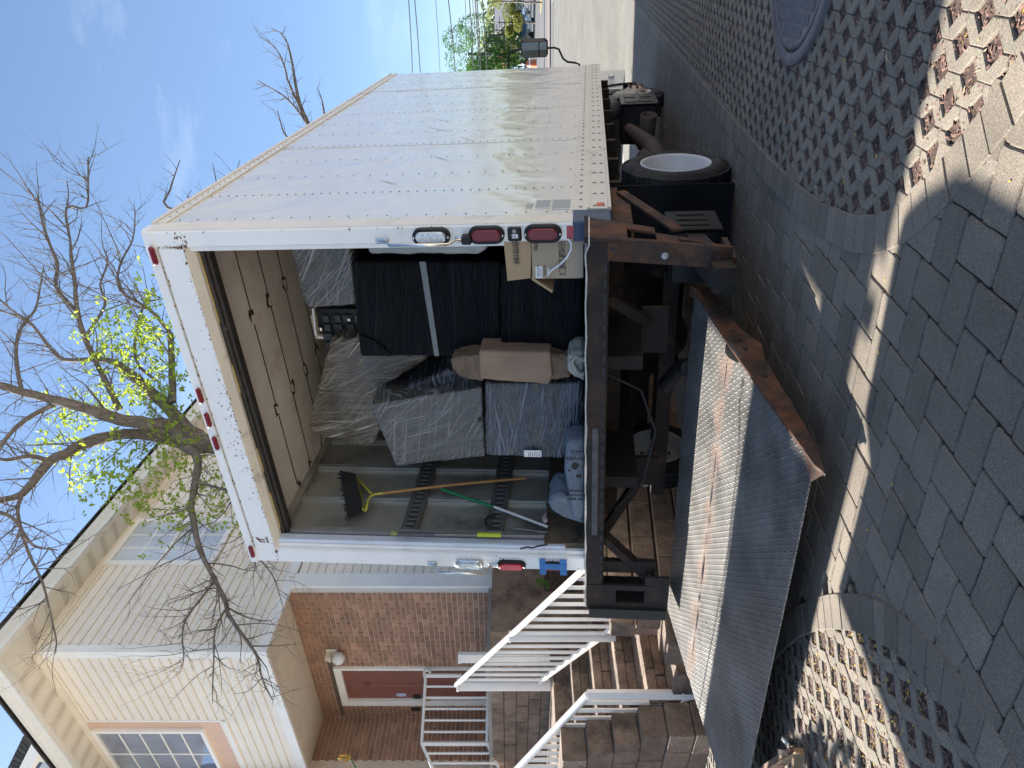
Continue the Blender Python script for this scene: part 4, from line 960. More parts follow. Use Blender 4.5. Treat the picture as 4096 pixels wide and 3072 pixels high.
# rear sill lip, beam, lift gate brackets
lip = MB()
n = 60; T0 = []; 
for i in range(n + 1):
    x = .035 - 2.65 * i / n; z = -.004 + .006 * math.sin(i * .9) * .4 - (.018 * max(0, (i - 0) / 3 - 0) if False else 0) - (.016 if i < 2 else 0); T0.append((x, z + random.uniform(-.0015, .0015)))
for i in range(n):
    (xa, za), (xb, zb) = T0[i], T0[i + 1]
    lip.hexa([(xa, -.31, za - .008), (xb, -.31, zb - .008), (xb, 0, zb - .008), (xa, 0, za - .008), (xa, -.31, za), (xb, -.31, zb), (xb, 0, zb), (xa, 0, za)])
lip.build('sill_plate', mat('worn_steel_edge', (.42, .40, .37), .4, metal=.5, var=.3, vs_=30), truck)
bm_ = MB(); bm_.box(-2.60, 0.0, -.305, -.285, -.115, -.013); bm_.box(-2.60, 0, -.29, -.02, -.125, -.11); bm_.build('rear_beam', M_rustd, truck)
MB().box(-1.95, -1.12, -.312, -.303, -.080, -.045).build('beam_plate', mat('grey_steel_plate', (.075, .075, .08), .6, var=.4, vs_=14), truck)
hs = MB()
for k in range(26): hs.box(-2.35 + k * .088, -2.35 + k * .088 + .05, -.309, -.305, -.112, -.100)
hs.build('beam_slots', M_ink, truck, kind='stuff')
# right bracket: an angle of rusty plate, rear face and side face with two openings
def slab(poly, e, name, m, par): return MB().prism(poly, e).build(name, m, par)
rbk = slab([(.028, -.30, -.012), (-.087, -.30, -.012), (-.151, -.30, -.742), (-.037, -.30, -.724)], (0, .014, 0), 'lift_bracket', M_rust, truck)
def lerpS(t, z0=-.012): # fold line on the side face
    return (.028 - .065 * t, -.30 , z0 - .712 * t)
sd = MB()
def sp(y, z): x = .028 + (z + .012) * .065 / .712; return (x, y, z)
# side plate with two window openings: strips
for (ya, yb, za, zb) in ((-.288, .02, -.012, -.215), (-.288, -.262, -.215, -.36), (-.06, .02, -.215, -.36), (-.288, -.06, -.36, -.47), (-.288, -.27, -.47, -.60), (-.10, -.06, -.47, -.60), (-.288, -.08, -.60, -.73)):
    k0 = 0 if yb < .0 else 1
    def yy(y, z): return y if y < -.2 else y + (z + .012) * .28
    P = [sp(yy(ya, za), za), sp(yy(yb, za), za), sp(yy(yb, zb), zb), sp(yy(ya, zb), zb)]
    if yy(yb, zb) - yy(ya, zb) > .004: sd.prism(P, (-.012, 0, 0))
sd.build('bracket_side_plate', M_rust, rbk)
MB().cbox(.0, .034, -.31, .03, -.014, .004, .003).build('bracket_cap', M_rustd, rbk)
MB().lathe((-.075, -.30, -.40), (0, -1, 0), [(0, .020), (.004, .019), (.006, .014), (.014, .013), (.014, 0)], 6).build('bolt', mat('pale_bolt', (.45, .42, .38), .6), rbk)
MB().lathe((-.10, -.30, -.66), (0, -1, 0), [(0, .026), (.004, .025), (.006, .015), (.018, .013), (.018, 0)], 6).build('bolt', M_rust, rbk)
MB().lathe((-.035, -.3005, -.14), (0, -1, 0), [(0, .010), (.001, .010), (.001, 0)], 12).build('bolt_hole', M_ink, rbk)
MB().box(-.17, -.10, -.27, .02, -.755, -.725).build('bracket_foot', M_rust, rbk)
# left bracket
lb = MB(); lb.box(-2.61, -2.40, -.31, -.29, -.21, -.013); lb.box(-2.61, -2.565, -.31, -.29, -.56, -.21); lb.box(-2.445, -2.40, -.31, -.29, -.47, -.21) ; lb.box(-2.61, -2.32, -.308, -.288, -.56, -.40)
lbo = lb.build('lift_bracket', M_rustd, truck)
MB().box(-2.70, -2.612, -.33, -.02, -.55, -.03).build('bracket_side_plate', mat('black_scuffed_steel', (.014, .013, .013), .6, var=.4, vs_=12), lbo)
MB().bar((-2.05, -.2, -.12), (-2.5, -.2, -.50), .05, .085, (0, 1, 0)).build('brace', M_rustd, lbo)
MB().bar((-2.12, -.22, -.19), (-2.47, -.22, -.50), .02, .012, (0, 1, 0)).build('brace_light_strip', mat('sunlit_edge_tint', (.6, .58, .54), .35, metal=.4), lbo)  # pale strip paints the grazing light along the brace edge
MB().box(-2.35, -2.25, -.24, -.2, -.47, -.12).build('inner_post', M_rustd, lbo)
# lift platform: side edge, deck in two leaves with a rusted fold
DPx0, DPx1 = -2.88, -.38
def dk(y): return -.553 + .149 * (y + .34)
plat = thing('lift_platform_origin', '', '', (-1.4, -1.0, dk(-1.0) - .05)); bpy.data.objects.remove(plat)
PT = Matrix(((1, 0, 0, 0), (0, math.cos(math.atan(.1515)), -math.sin(math.atan(.1515)), -.055), (0, math.sin(math.atan(.1515)), math.cos(math.atan(.1515)), -.597), (0, 0, 0, 1)))
lp_ = bpy.data.objects.new('lift_platform', None); col.objects.link(lp_); lp_.parent = truck
LOC[lp_.name] = LOC[truck.name]
# the deck keeps its own tilted axes so that the tread pattern follows it
bpy.data.objects.remove(lp_)
me = bpy.data.meshes.new('lift_platform'); vv = []; ff = []
nx, ny = 90, 46; Ld = 1.56
for j in range(ny + 1):
    for i in range(nx + 1):
        x = DPx0 + (DPx1 - DPx0) * i / nx; y = -Ld * j / ny
        fd = y + .60
        z = -.006 * math.exp(-(fd / .02) ** 2) + .004 * math.sin(x * 3.1 + 1) * math.sin(y * 2.3) + .004 * math.exp(-((fd - .035) / .03) ** 2)
        ex = (random.uniform(-.006, .006) + .008 * math.sin(i * .7)) if j == 0 else 0
        vv.append((x, y + ex, z))
for j in range(ny):
    for i in range(nx): a = j * (nx + 1) + i; ff.append((a, a + nx + 1, a + nx + 2, a + 1))
# thin skirt below the edges
m0 = len(vv)
me.from_pydata(vv, [], ff); me.materials.append(M_tread); me.polygons.foreach_set('use_smooth', [True] * len(ff)); me.update()
deck = bpy.data.objects.new('lift_platform', me); col.objects.link(deck); deck.parent = truck
deck.matrix_local = Matrix.Translation(-LOC[truck.name]) @ TM @ PT
LOC[deck.name] = LOC[truck.name]
def PTf(p): return TM @ (PT @ Vector(p))
def deckpart(mb, name, m):
    o = bpy.data.objects.new(name, bpy.data.meshes.new(name)); me_ = o.data; col.objects.link(o); inv = (TM @ PT).inverted()
    me_.from_pydata([inv @ v for v in mb.v], [], mb.f); me_.materials.append(m); me_.update(); o.parent = deck; return o
b = MB(PTf); b.prism([(DPx1 + .002, .012, .006), (DPx1 + .002, .012, -.075), (DPx1 + .002, -.50, -.085), (DPx1 + .002, -.66, -.13), (DPx1 + .002, -.80, -.095), (DPx1 + .002, -1.46, -.05), (DPx1 + .002, -1.62, -.012), (DPx1 + .002, -1.57, .006), (DPx1 + .002, -.66, .018), (DPx1 + .002, -.60, .018)], (.014, 0, 0)); deckpart(b, 'side_edge', M_rust)
b = MB(PTf)
fx = DPx0
random.seed(11)
while fx < DPx1 - .02:
    l = random.uniform(.1, .35); w_ = random.uniform(.003, .009); o_y = -.60 + random.uniform(-.006, .006); x1_ = min(fx + l, DPx1 - .01)
    if random.random() < .72: b.add([(fx, o_y, .0015), ((fx + x1_) / 2, o_y - w_, .0015), (x1_, o_y + .002, .0015), ((fx + x1_) / 2, o_y + w_, .0015)], [(0, 1, 2, 3)])
    fx += l
deckpart(b, 'fold_gap', M_ink)
b = MB(PTf); b.prism([(DPx1 - .05, -.60, .004), (DPx1 + .018, -.60, .004), (DPx1 + .018, -.78, .004), (DPx1 - .01, -.78, .004), (DPx1 - .05, -.66, .004)], (0, 0, .012)); deckpart(b, 'hinge_plate', M_chrome)
b = MB(PTf)
for yb in (-.62, -.70, -.95, -.52): b = MB(PTf); b.lathe((DPx1 + .015, yb, -.04), (1, 0, 0), [(0, .014), (.004, .013), (.008, .008), (.008, 0)], 6); deckpart(b, 'edge_bolt', M_rustd)
b = MB(PTf); b.box(DPx0, DPx1, -1.46, -.02, -.03, -.012); deckpart(b, 'underframe', M_rustd)
b = MB(PTf); b.prism([(DPx1 + .02, -1.46, .003), (DPx1 + .015, -1.62, -.012), (DPx1 - .06, -1.57, .0035)], (0, 0, .004)); deckpart(b, 'bent_corner', M_rust)
b = MB(PTf); b.prism([(DPx1 + .02, .03, .004), (DPx1 + .02, -.06, .004), (DPx1 - .02, -.03, .006), (DPx1 - .05, .05, .004)], (0, 0, .010)); deckpart(b, 'torn_corner', M_rust)
# lift arms under the truck
b = MB(); b.bar((-.22, .35, -.60), (-.15, -.45, -.68), .13, .10); b.build('lift_arm', M_rustd, truck)
b = MB(); b.prism([(-0.235, -0.120, -0.659), (-0.244, -0.120, -0.769), (-0.462, -0.120, -0.798), (-0.552, -0.120, -0.801), (-0.506, -0.120, -0.736), (-0.372, -0.120, -0.684)], (0, .03, 0)); b.build('lift_arm_plate', mat('brown_scuffed_steel', (.085, .065, .045), .7, var=.3, vs_=8), truck)
b = MB(); b.box(-2.35, -.3, .58, .66, -.60, -.50); b.build('torsion_tube', M_rustd, truck)
for x in (-.85, -1.75):
    MB().box(x - .045, x + .045, -.02, 7.6, -.34, -.13).build('frame_rail', mat('brown_frame', (.016, .011, .009), .8, var=.3), truck)
for s_ in (-.42, -2.2): MB().bar((s_, -.02, -.12), (s_ + (.35 if s_ < -1 else -.32), .25, -.42), .06, .05, (0, 1, 0)).build('gusset', mat('brown_gusset', (.020, .013, .009), .8), truck)
for (x0_, x1_) in ((-.9, -.60), (-1.95, -1.72)): MB().box(x0_, x1_, .2, .24, -.50, -.34).build('hitch_plate', mat('brown_gusset', (.020, .013, .009), .8), truck)
for k in range(9): MB().box(-2.5, -.1, .5 + k * .62, .56 + k * .62, -.24, -.125).build('cross_member', M_rustd, truck)
MB().tube([(-1.2, .3, -.52), (-1.0, .2, -.60), (-.9, .0, -.62)], .055, 12).build('hydraulic_ram', M_blkm, truck)
MB().tube([(-.95, .02, -.14), (-1.05, 0, -.34), (-1.35, 0, -.44), (-1.75, 0, -.38), (-2.0, 0, -.20)], .009, 6).build('hose', mat('grey_hose', (.016, .015, .015), .6), truck)
MB().lathe((-.55, .9, -.5), (0, 1, 0), [(0, 0), (0, .15), (.6, .15), (.6, 0)], 20).build('air_tank', M_blkm, truck)
MB().cbox(-2.0, -.62, 1.75, 2.7, -.80, -.20, .05).build('fuel_tank', M_blk, truck)
MB().box(-2.5, -.30, 1.68, 1.72, -.55, -.13).build('cross_panel', M_rustd, truck)
# wheels
def wheel(xf, yc, zc, r, w, rr, front, name='wheel'):
    """xf = x of the outer sidewall, axle along x"""
    s_ = 1
    t_ = MB(); t_.lathe((xf, yc, zc), (-1, 0, 0), [(.020, rr - .005), (.004, rr + .02), (.0, rr + .06), (.010, r - .035), (.035, r - .008), (.05, r), (w - .05, r), (w - .02, r - .02), (w, rr + .06), (w - .01, rr)], 64)
    o = t_.build(name, M_tyre, truck)
    tb = MB(); nb_ = 56
    for k in range(nb_):
        for (x0_, x1_, off) in ((.028, .075, 0), (.082, .125, .5), (.132, .175, 0), (.182, w - .028, .5)):
            a = 6.2832 * (k + off) / nb_; da = 6.2832 / nb_ * .82; P = []
            for rr_ in (r - .004, r + .010):
                for aa in (a, a + da):
                    for xx in (x0_, x1_): P.append((xf - xx, yc + math.cos(aa) * rr_, zc + math.sin(aa) * rr_))
            tb.hexa([P[0], P[1], P[3], P[2], P[4], P[5], P[7], P[6]])
    tb.build('tread_block', M_tyre, o, kind='stuff')
    if front:
        MB().lathe((xf, yc, zc), (-1, 0, 0), [(.012, rr + .004), (.0, rr - .008), (.03, rr - .03), (.04, rr - .05), (.0, rr - .07), (-.05, rr - .11), (-.055, .05), (-.05, 0)], 48).build('rim', M_rimr, o)
        for k in range(6): a = k * 1.047 + .2; MB().lathe((xf + .05, yc + math.cos(a) * .085, zc + math.sin(a) * .085), (1, 0, 0), [(0, .020), (.028, .018), (.03, 0)], 6).build('lug_nut', mat('rusty_nut', (.20, .11, .05), .6, metal=.4), o)
        for k in range(6): a = k * 1.047 + .72; MB().lathe((xf + .012, yc + math.cos(a) * .145, zc + math.sin(a) * .145), (1, 0, .0), [(0, .022), (.002, 0)], 12).build('hand_hole', M_ink, o)
    else:
        MB().lathe((xf, yc, zc), (-1, 0, 0), [(.018, rr + .002), (.006, rr + .004), (.004, rr - .004), (.02, rr - .012), (.05, rr - .018), (.085, rr - .030), (.12, rr - .032), (.145, rr - .05), (.15, .12), (.12, .10), (.10, .0)], 56).build('rim', M_rim, o)
        for k in range(6): a = k * 1.047; MB().lathe((xf - .148, yc + math.cos(a) * .135, zc + math.sin(a) * .135), (1, 0, 0), [(0, .014), (.02, .012), (.022, 0)], 6).build('lug_nut', mat('rusty_nut', (.20, .11, .05), .6, metal=.4), o)
    return o
wheel(-.0, 1.24, -.603, .352, .235, .232, False); wheel(-.27, 1.24, -.598, .352, .215, .232, False); wheel(-2.36, 1.24, -.598, .352, .215, .232, False)
wheel(-.33, 6.12, -.605, .352, .215, .205, True); wheel(-2.1, 6.12, -.605, .352, .215, .205, True)
MB().tube([(-.3, 1.24, -.6), (-2.3, 1.24, -.6)], .06, 12).build('rear_axle', M_rustd, truck); knob_ = MB(); knob_.lathe((-1.3, 1.05, -.6), (0, 1, 0), [(0, .05), (.05, .15), (.2, .18), (.3, .1)], 20); knob_.build('differential', M_rustd, truck)
MB().cbox(-.62, -.05, .865, .873, -.935, -.20, .002).build('mud_flap', mat('navy_black_flap', (.008, .008, .010), .6, spec=.2), truck)
tb = MB().cbox(-.46, -.13, .22, .52, -.76, -.48, .025).build('underbody_box', M_blk, truck)
lidb = MB(); lidb.cbox(-.129, -.115, .21, .53, -.77, -.47, .006); 
for k in range(3): lidb.cbox(-.114, -.108, .26 + .09 * k, .31 + .09 * k, -.70, -.53, .004)
lidb.build('lid', M_blk, tb)
sbk = MB(); sbk.box(-.10, -.085, .16, .95, -.27, -.147); sbk.box(-.16, -.10, .16, .95, -.272, -.258); sbk.build('skirt_bracket', M_rust, truck)
MB().bar((-.07, .80, -.22), (-.07, .06, -.50), .015, .06, (0, 1, 0)).build('support_strut', M_rust, truck)
# parts ahead of the rear wheel
bx_ = MB().cbox(-.62, -.20, 4.45, 4.95, -.74, -.37, .02).build('battery_box', M_blkm, truck)
lb_ = MB(); lb_.cbox(-.199, -.18, 4.42, 4.98, -.76, -.35, .01)
for (a, c_) in ((4.47, -.52), (4.47, -.70), (4.75, -.52), (4.75, -.70)): lb_.cbox(-.18, -.172, a, a + .18, c_, c_ + .12, .006)
lb_.cbox(-.18, -.170, 4.50, 4.90, -.58, -.53, .005); lb_.build('lid', mat('scuffed_black_lid', (.035, .035, .033), .35, var=.25, vs_=8), bx_)
MB().lathe((-.30, 4.1, -.63), (.85, -.2, -.05), [(-.3, .085), (.06, .085), (.065, .075), (-.28, .07)], 24).build('exhaust_outlet', mat('brown_pipe', (.10, .07, .05), .6, metal=.3, var=.3), truck)
MB().tube([(-.42, 4.3, -.45), (-.40, 3.9, -.50), (-.42, 3.5, -.62), (-.5, 3.0, -.68)], [.06, .075, .09, .12], 14).build('exhaust_pipe', mat('rusty_pipe', (.055, .032, .024), .75, metal=.2, var=.3), truck)
MB().lathe((-.55, 2.5, -.62), (0, 1, 0), [(0, 0), (0, .16), (.9, .16), (.9, 0)], 20).build('muffler', mat('rusty_pipe', (.055, .032, .024), .75), truck)
MB().cbox(-.36, -.30, 2.35, 2.40, -.86, -.60, .004).build('muffler_hanger', M_rust, truck)
MB().lathe((-.35, 4.9, -.28), (0, 1, 0), [(0, 0), (0, .10), (.5, .10), (.5, 0)], 20).build('air_cylinder', mat('grey_tank', (.10, .10, .10), .5), truck)
MB().cbox(-.50, -.22, 5.25, 5.5, -.60, -.30, .04).build('coolant_bottle', mat('cloudy_bottle', (.34, .34, .29), .45), truck)
MB().cbox(-.48, -.25, 5.2, 5.24, -.86, -.35, .004).build('front_mud_flap', M_blk, truck)
# cab
cab = MB(); cab.prism([(-.32, 6.25, -.45), (-.32, 7.9, -.55), (-.32, 7.95, .25), (-.32, 7.6, 1.25), (-.32, 6.25, 1.3)], (-2.0, 0, 0)); co = cab.build('cab', mat('cab_white', (.62, .60, .55), .35, coat=.6), truck)
MB().prism([(-.30, 6.3, .35), (-.30, 7.75, .35), (-.30, 7.5, 1.1), (-.30, 6.3, 1.1)], (-.01, 0, 0)).build('side_window', M_glass, co)
fa = MB()
for k in range(14):
    a0_, a1_ = math.pi * k / 13.5 - .1, math.pi * (k + 1) / 13.5 - .1
    P = [(-.30, 6.15 + math.cos(a) * r_, -.60 + math.sin(a) * r_) for a in (a0_, a1_) for r_ in (.42, .47)]; fa.hexa([P[0], P[1], P[3], P[2]] + [(p[0] - .16, p[1], p[2]) for p in (P[0], P[1], P[3], P[2])])
fa.build('fender_flare', M_blk, co)
MB().cbox(-.30, -.24, 6.9, 7.0, -.36, -.28, .01).build('side_marker', M_clear, co)
# mirror and arms
(mx1, _, mz1), (mx0, _, mz0) = (0.246, 7.000, 0.919), (0.017, 7.000, 0.548)
mi = MB(); mi.cbox(mx0 - .01, mx1, 7.0, 7.09, mz0, mz1, .035); mo = mi.build('door_mirror', mat('mirror_housing', (.035, .032, .026), .5), co)
MB().cbox(mx0 + .0, mx1 - .045, 6.992, 7.001, mz0 + (mz1 - mz0) * .34, mz1 - .012, .004).build('mirror_glass', mat('mirror_glass', (.22, .22, .19), .05, metal=1., var=0), mo)
MB().cbox(mx0 + .0, mx1 - .045, 6.992, 7.001, mz0 + .012, mz0 + (mz1 - mz0) * .31, .004).build('spot_mirror_glass', mat('mirror_glass', (.22, .22, .19), .05, metal=1.), mo)
MB().tube([(.12, 7.04, .92), (.115, 7.04, .99), (.10, 7.03, 1.07), (.04, 7.0, 1.10), (-.30, 6.95, 1.10)], .014, 8).build('mirror_arm', M_blk, co)
MB().tube([(.12, 7.04, .57), (.12, 7.04, .46), (.10, 7.03, .40), (-.02, 7.0, .34), (-.06, 6.98, .28), (-.07, 6.95, .18), (-.09, 6.93, .12), (-.31, 6.9, .08)], .014, 8).build('mirror_arm', M_blk, co)

# ------------------------------------------------------------------ cargo in the truck
CL = bpy.data.textures.new('film_clouds', 'CLOUDS'); CL.noise_scale = .12
CL2 = bpy.data.textures.new('fold_clouds', 'CLOUDS'); CL2.noise_scale = .07
def soft(name, label, cat, poly, e, m, bev=.02, disp=.012, lv=4, tex=None, catmull=False, group=None, part=None, T=tf):
    """a wrapped item: outline polygon extruded by e, edges rounded, surface creased"""
    b = MB(T); b.prism(poly, e); o = b.build(name, m, part) if part else tag(b.build(name, m, None), label, cat, group)
    bv = o.modifiers.new('round', 'BEVEL'); bv.width = bev; bv.segments = 3; bv.limit_method = 'NONE'
    su = o.modifiers.new('dense', 'SUBSURF'); su.levels = lv; su.render_levels = lv; su.subdivision_type = 'CATMULL_CLARK' if catmull else 'SIMPLE'
    dp = o.modifiers.new('creases', 'DISPLACE'); dp.texture = tex or CL; dp.strength = disp; dp.mid_level = .5; dp.texture_coords = 'LOCAL'
    for p in o.data.polygons: p.use_smooth = True
    return o
# tall item wrapped in black film, and a wider black one below it
bb = soft('wrapped_cabinet', 'large cabinet wrapped in black stretch film with a strip of clear tape round it', 'wrapped furniture',
     [(-0.330, 0.350, 1.454), (-1.006, 0.350, 1.508), (-1.014, 0.350, 0.559), (-0.346, 0.350, 0.517)], (.0, .75, .0), F_black, .02, .010)
b = MB(); b.prism([(-0.336, 0.338, 1.016), (-1.000, 0.338, 0.995), (-1.000, 0.338, 0.963), (-0.337, 0.338, 0.976)], (0, .004, 0)); b.build('packing_tape', mat('packing_tape', (.16, .16, .145), .3, var=.2, vs_=40), bb)
b = MB(); b.prism([(-0.838, 0.332, 1.475), (-0.996, 0.332, 1.484), (-0.996, 0.332, 1.278), (-0.884, 0.332, 1.381)], (0, .004, 0)); fo_ = b.build('loose_film_flap', F_black, bb)
soft('wrapped_chest', 'low chest in pleated black film standing under the tall black cabinet', 'wrapped furniture',
     [(-0.350, 0.300, 0.509), (-0.944, 0.300, 0.546), (-0.951, 0.300, 0.012), (-0.358, 0.300, 0.011)], (.0, .8, .0), F_black, .02, .012)
# clear-wrapped bundles
soft('wrapped_bundle', 'rounded bundle in bluish clear film high up by the right post', 'wrapped furniture',
     [(-0.281, 0.550, 1.928), (-0.709, 0.550, 1.910), (-0.753, 0.550, 1.875), (-0.726, 0.550, 1.544), (-0.289, 0.550, 1.502)], (.05, .7, 0), F_clear2, .06, .03, catmull=False)
soft('wrapped_roll', 'long pale roll in clear film standing behind the right post', 'wrapped furniture',
     [(-0.082, 0.160, 1.269), (-0.219, 0.160, 1.276), (-0.233, 0.160, 0.636), (-0.201, 0.160, 0.553), (-0.096, 0.160, 0.567)], (0, .35, 0), mat('pale_wrap', (.26, .255, .24), .35, var=.25, vs_=14, coat=.3, bump=.6, bs=14, stretch=(1, 1, .25), bdist=.02), .03, .02)
ty = soft('desk_underside', 'upturned black desk top with a white edge between the film bundles', 'furniture',
     [(-0.912, 0.900, 1.987), (-1.119, 0.900, 2.004), (-1.157, 0.900, 1.699), (-0.915, 0.900, 1.664)], (0, .04, 0), M_blk, .004, .0, lv=1)
b = MB(); b.tube([(-0.903, 0.895, 2.003), (-1.123, 0.895, 2.028), (-1.144, 0.895, 2.007), (-1.167, 0.895, 1.690)], .010, 6); b.build('white_edge', M_white, ty)
b = MB()
for k in range(16):
    x_, y_, z_ = (-0.938, 0.890, 1.964); b.box(x_ - .02 - (k % 4) * .075 - .055, x_ - .02 - (k % 4) * .075, y_ - .012, y_, z_ - .09 * (k // 4) - .07, z_ - .09 * (k // 4) - random.uniform(.0, .03))
b.build('moulded_rib', mat('dark_grey_plastic', (.035, .036, .038), .45), ty)
for p in ((-1.068, 0.870, 1.970), (-0.991, 0.870, 1.740)): MB().lathe(p, (0, -1, 0), [(0, .022), (.008, .018), (.010, 0)], 10).build('bracket_screw', M_chrome, ty)
b = MB(); b.prism([(-0.981, 0.930, 2.054), (-1.179, 0.930, 2.052), (-1.194, 0.930, 1.704), (-0.919, 0.930, 1.658)], (0, .01, 0)); tag(b.build('cardboard_sheet', M_cardl, None), 'thin cardboard sheet behind the upturned black desk top', 'cardboard')
soft('wrapped_armchair', 'tan armchair back bound in clear film leaning in the top middle of the load', 'wrapped furniture',
     [(-1.077, 0.750, 1.856), (-1.099, 0.750, 1.637), (-1.231, 0.750, 1.132), (-1.294, 0.750, 1.196), (-1.553, 0.750, 1.596), (-1.847, 0.750, 1.586), (-2.041, 0.750, 1.673), (-2.068, 0.750, 1.801), (-1.962, 0.750, 2.150), (-1.882, 0.750, 2.204)], (.03, .5, .02), F_clear, .05, .03)
cb = soft('wrapped_box', 'square grey box in clear film tilted on top of the dark carton', 'wrapped box',
     [(-1.462, 0.450, 1.540), (-1.311, 0.450, 0.714), (-1.913, 0.450, 0.739), (-2.019, 0.450, 1.425), (-1.741, 0.450, 1.486)], (-.05, .5, .05), F_clear2, .015, .012)
MB().cbox(*[v for v in ((lambda p: (p[0] - .02, p[0] + .012, p[1], p[1] + .02, p[2] - .02, p[2] + .012))((-1.580, 0.440, 0.752)))], .002).build('latch', M_ink, cb)
soft('wrapped_cushion', 'slack clear film stretched over a dark item above the tilted box', 'wrapped furniture',
     [(-1.531, 0.620, 1.578), (-1.271, 0.620, 0.965), (-1.292, 0.620, 0.732), (-1.439, 0.620, 0.752)], (0, .4, 0), F_clear3, .03, .03)
dcx = soft('wrapped_carton', 'dark carton under crinkled clear film with a small white shipping label', 'wrapped box',
     [(-1.169, 0.280, 0.663), (-1.774, 0.280, 0.702), (-1.800, 0.280, 0.158), (-1.715, 0.280, 0.013), (-1.167, 0.280, 0.012)], (0, .6, 0), F_clear3, .02, .016)
(xa, ya, za), (xb, yb, zb) = (-1.708, 0.262, 0.424), (-1.763, 0.262, 0.303)
lbq = MB(); lbq.box(xb, xa, .256, .262, zb, za); lbo_ = lbq.build('shipping_label', M_white, dcx)
b = MB()
for k in range(7): b.box(xb + .006, xa - .006 - random.uniform(0, .02), .2545, .256, zb + .010 + k * .013, zb + .013 + k * .013)
b.build('printed_line', M_ink, lbo_, kind='stuff')
# brown paper parcel, blanket ends, towel
bp_ = soft('brown_paper_parcel', 'flat brown paper parcel standing on edge beside the black chest', 'parcel',
     [(-0.874, 0.180, 0.665), (-1.086, 0.180, 0.675), (-1.122, 0.180, 0.230), (-1.051, 0.180, 0.209), (-0.888, 0.180, 0.218)], (.0, .22, 0), M_brown, .012, .012)
soft('brown_paper_wrap', 'crumpled brown paper end above the flat parcel', 'wrapping paper',
     [(-0.953, 0.215, 0.861), (-0.931, 0.215, 0.781), (-0.917, 0.215, 0.651), (-1.118, 0.215, 0.666), (-1.103, 0.215, 0.739), (-1.084, 0.215, 0.815), (-1.032, 0.215, 0.863)], (0, .15, 0), mat('brown_paper_dark', (.15, .10, .065), .7, var=.25, vs_=14, bump=1., bs=14, bdist=.03), .006, .022, tex=CL2)
soft('brown_paper_bundle', 'crumpled brown paper bundle on the floor beneath the flat parcel', 'wrapping paper',
     [(-0.921, 0.215, 0.236), (-0.934, 0.215, 0.091), (-1.086, 0.215, 0.088), (-1.128, 0.215, 0.242)], (0, .25, 0), mat('brown_paper_dark', (.15, .10, .065), .7, var=.25, vs_=14, bump=1., bs=14, bdist=.03), .02, .04, tex=CL2)
soft('folded_towel', 'folded beige towel at the floor edge below the paper bundle', 'towel',
     [(-0.859, 0.080, 0.098), (-0.824, 0.080, 0.037), (-0.830, 0.080, 0.003), (-1.046, 0.080, 0.003), (-1.019, 0.080, 0.046), (-0.956, 0.080, 0.110)], (0, .22, 0), M_towel, .025, .035, tex=CL2)
MB().tube([(-0.880, 0.070, 0.002), (-0.853, 0.070, 0.057), (-0.897, 0.070, 0.078), (-0.968, 0.070, 0.045), (-0.977, 0.070, 0.006)], .014, 8).build('folded_hem', M_towel, bpy.data.objects['folded_towel'])
# blue moving blanket with its print
blk_ = soft('moving_blanket', 'blue grey moving blanket with black lettering draped over the floor edge', 'blanket',
     [(-1.467, 0.020, 0.125), (-1.446, 0.020, 0.063), (-1.451, 0.020, 0.001), (-2.104, 0.020, 0.001), (-2.159, 0.020, 0.051), (-2.103, 0.020, 0.092), (-1.924, 0.020, 0.109), (-1.719, 0.020, 0.135)], (0, .20, 0), M_blanket, .03, .018, tex=CL)
soft('blanket_fold', '', '', [(-2.011, 0.060, 0.258), (-1.927, 0.060, 0.196), (-1.935, 0.060, 0.105), (-1.999, 0.060, 0.003), (-2.206, 0.060, 0.001), (-2.180, 0.060, 0.087), (-2.085, 0.060, 0.234)], (0, .25, 0), M_blanket, .03, .04, part=blk_, tex=CL)
bp = (-1.498, -0.000, 0.103)
def bt(s_, X, sz, dx=0.):
    q = X; o = text(s_, sz, rearmtx(q[0] + dx, -.044, q[2], R(90)), mat('blanket_ink', (.008, .008, .010), .9, var=0), 'lettering', blk_, bold=.0010); return o
bt('U-HAUL', (-1.498, -0.000, 0.089), .034, .0)
bt('REDUCE•Reuse', (-1.553, -0.000, 0.119), .031, .0)
bt('Working for', (-1.820, 0.000, 0.106), .030, .0)
bt('Environmental Solutions', (-1.855, 0.000, 0.129), .028, .0)
bt('100% recycled', (-1.889, -0.000, 0.120), .028, .0)
MB().box((-1.506, 0.000, 0.079)[0] - .0015, (-1.506, 0.000, 0.079)[0], -.045, -.044, .004, (-1.506, -0.000, 0.089)[2]).build('print_rule', MATS['blanket_ink'], blk_)
gm = MB()
for (cx_, cz_, s_) in ((-1.60, .062, .030), (-1.685, .038, .020), (-1.64, .10, .010)):
    gm.add([(cx_ + math.cos(a * .524) * s_ * random.uniform(.6, 1.25), -.0445, cz_ - .0 + math.sin(a * .524) * s_ * random.uniform(.6, 1.2)) for a in range(12)], [tuple(range(12))])
gm.build('globe_print', MATS['blanket_ink'], blk_)
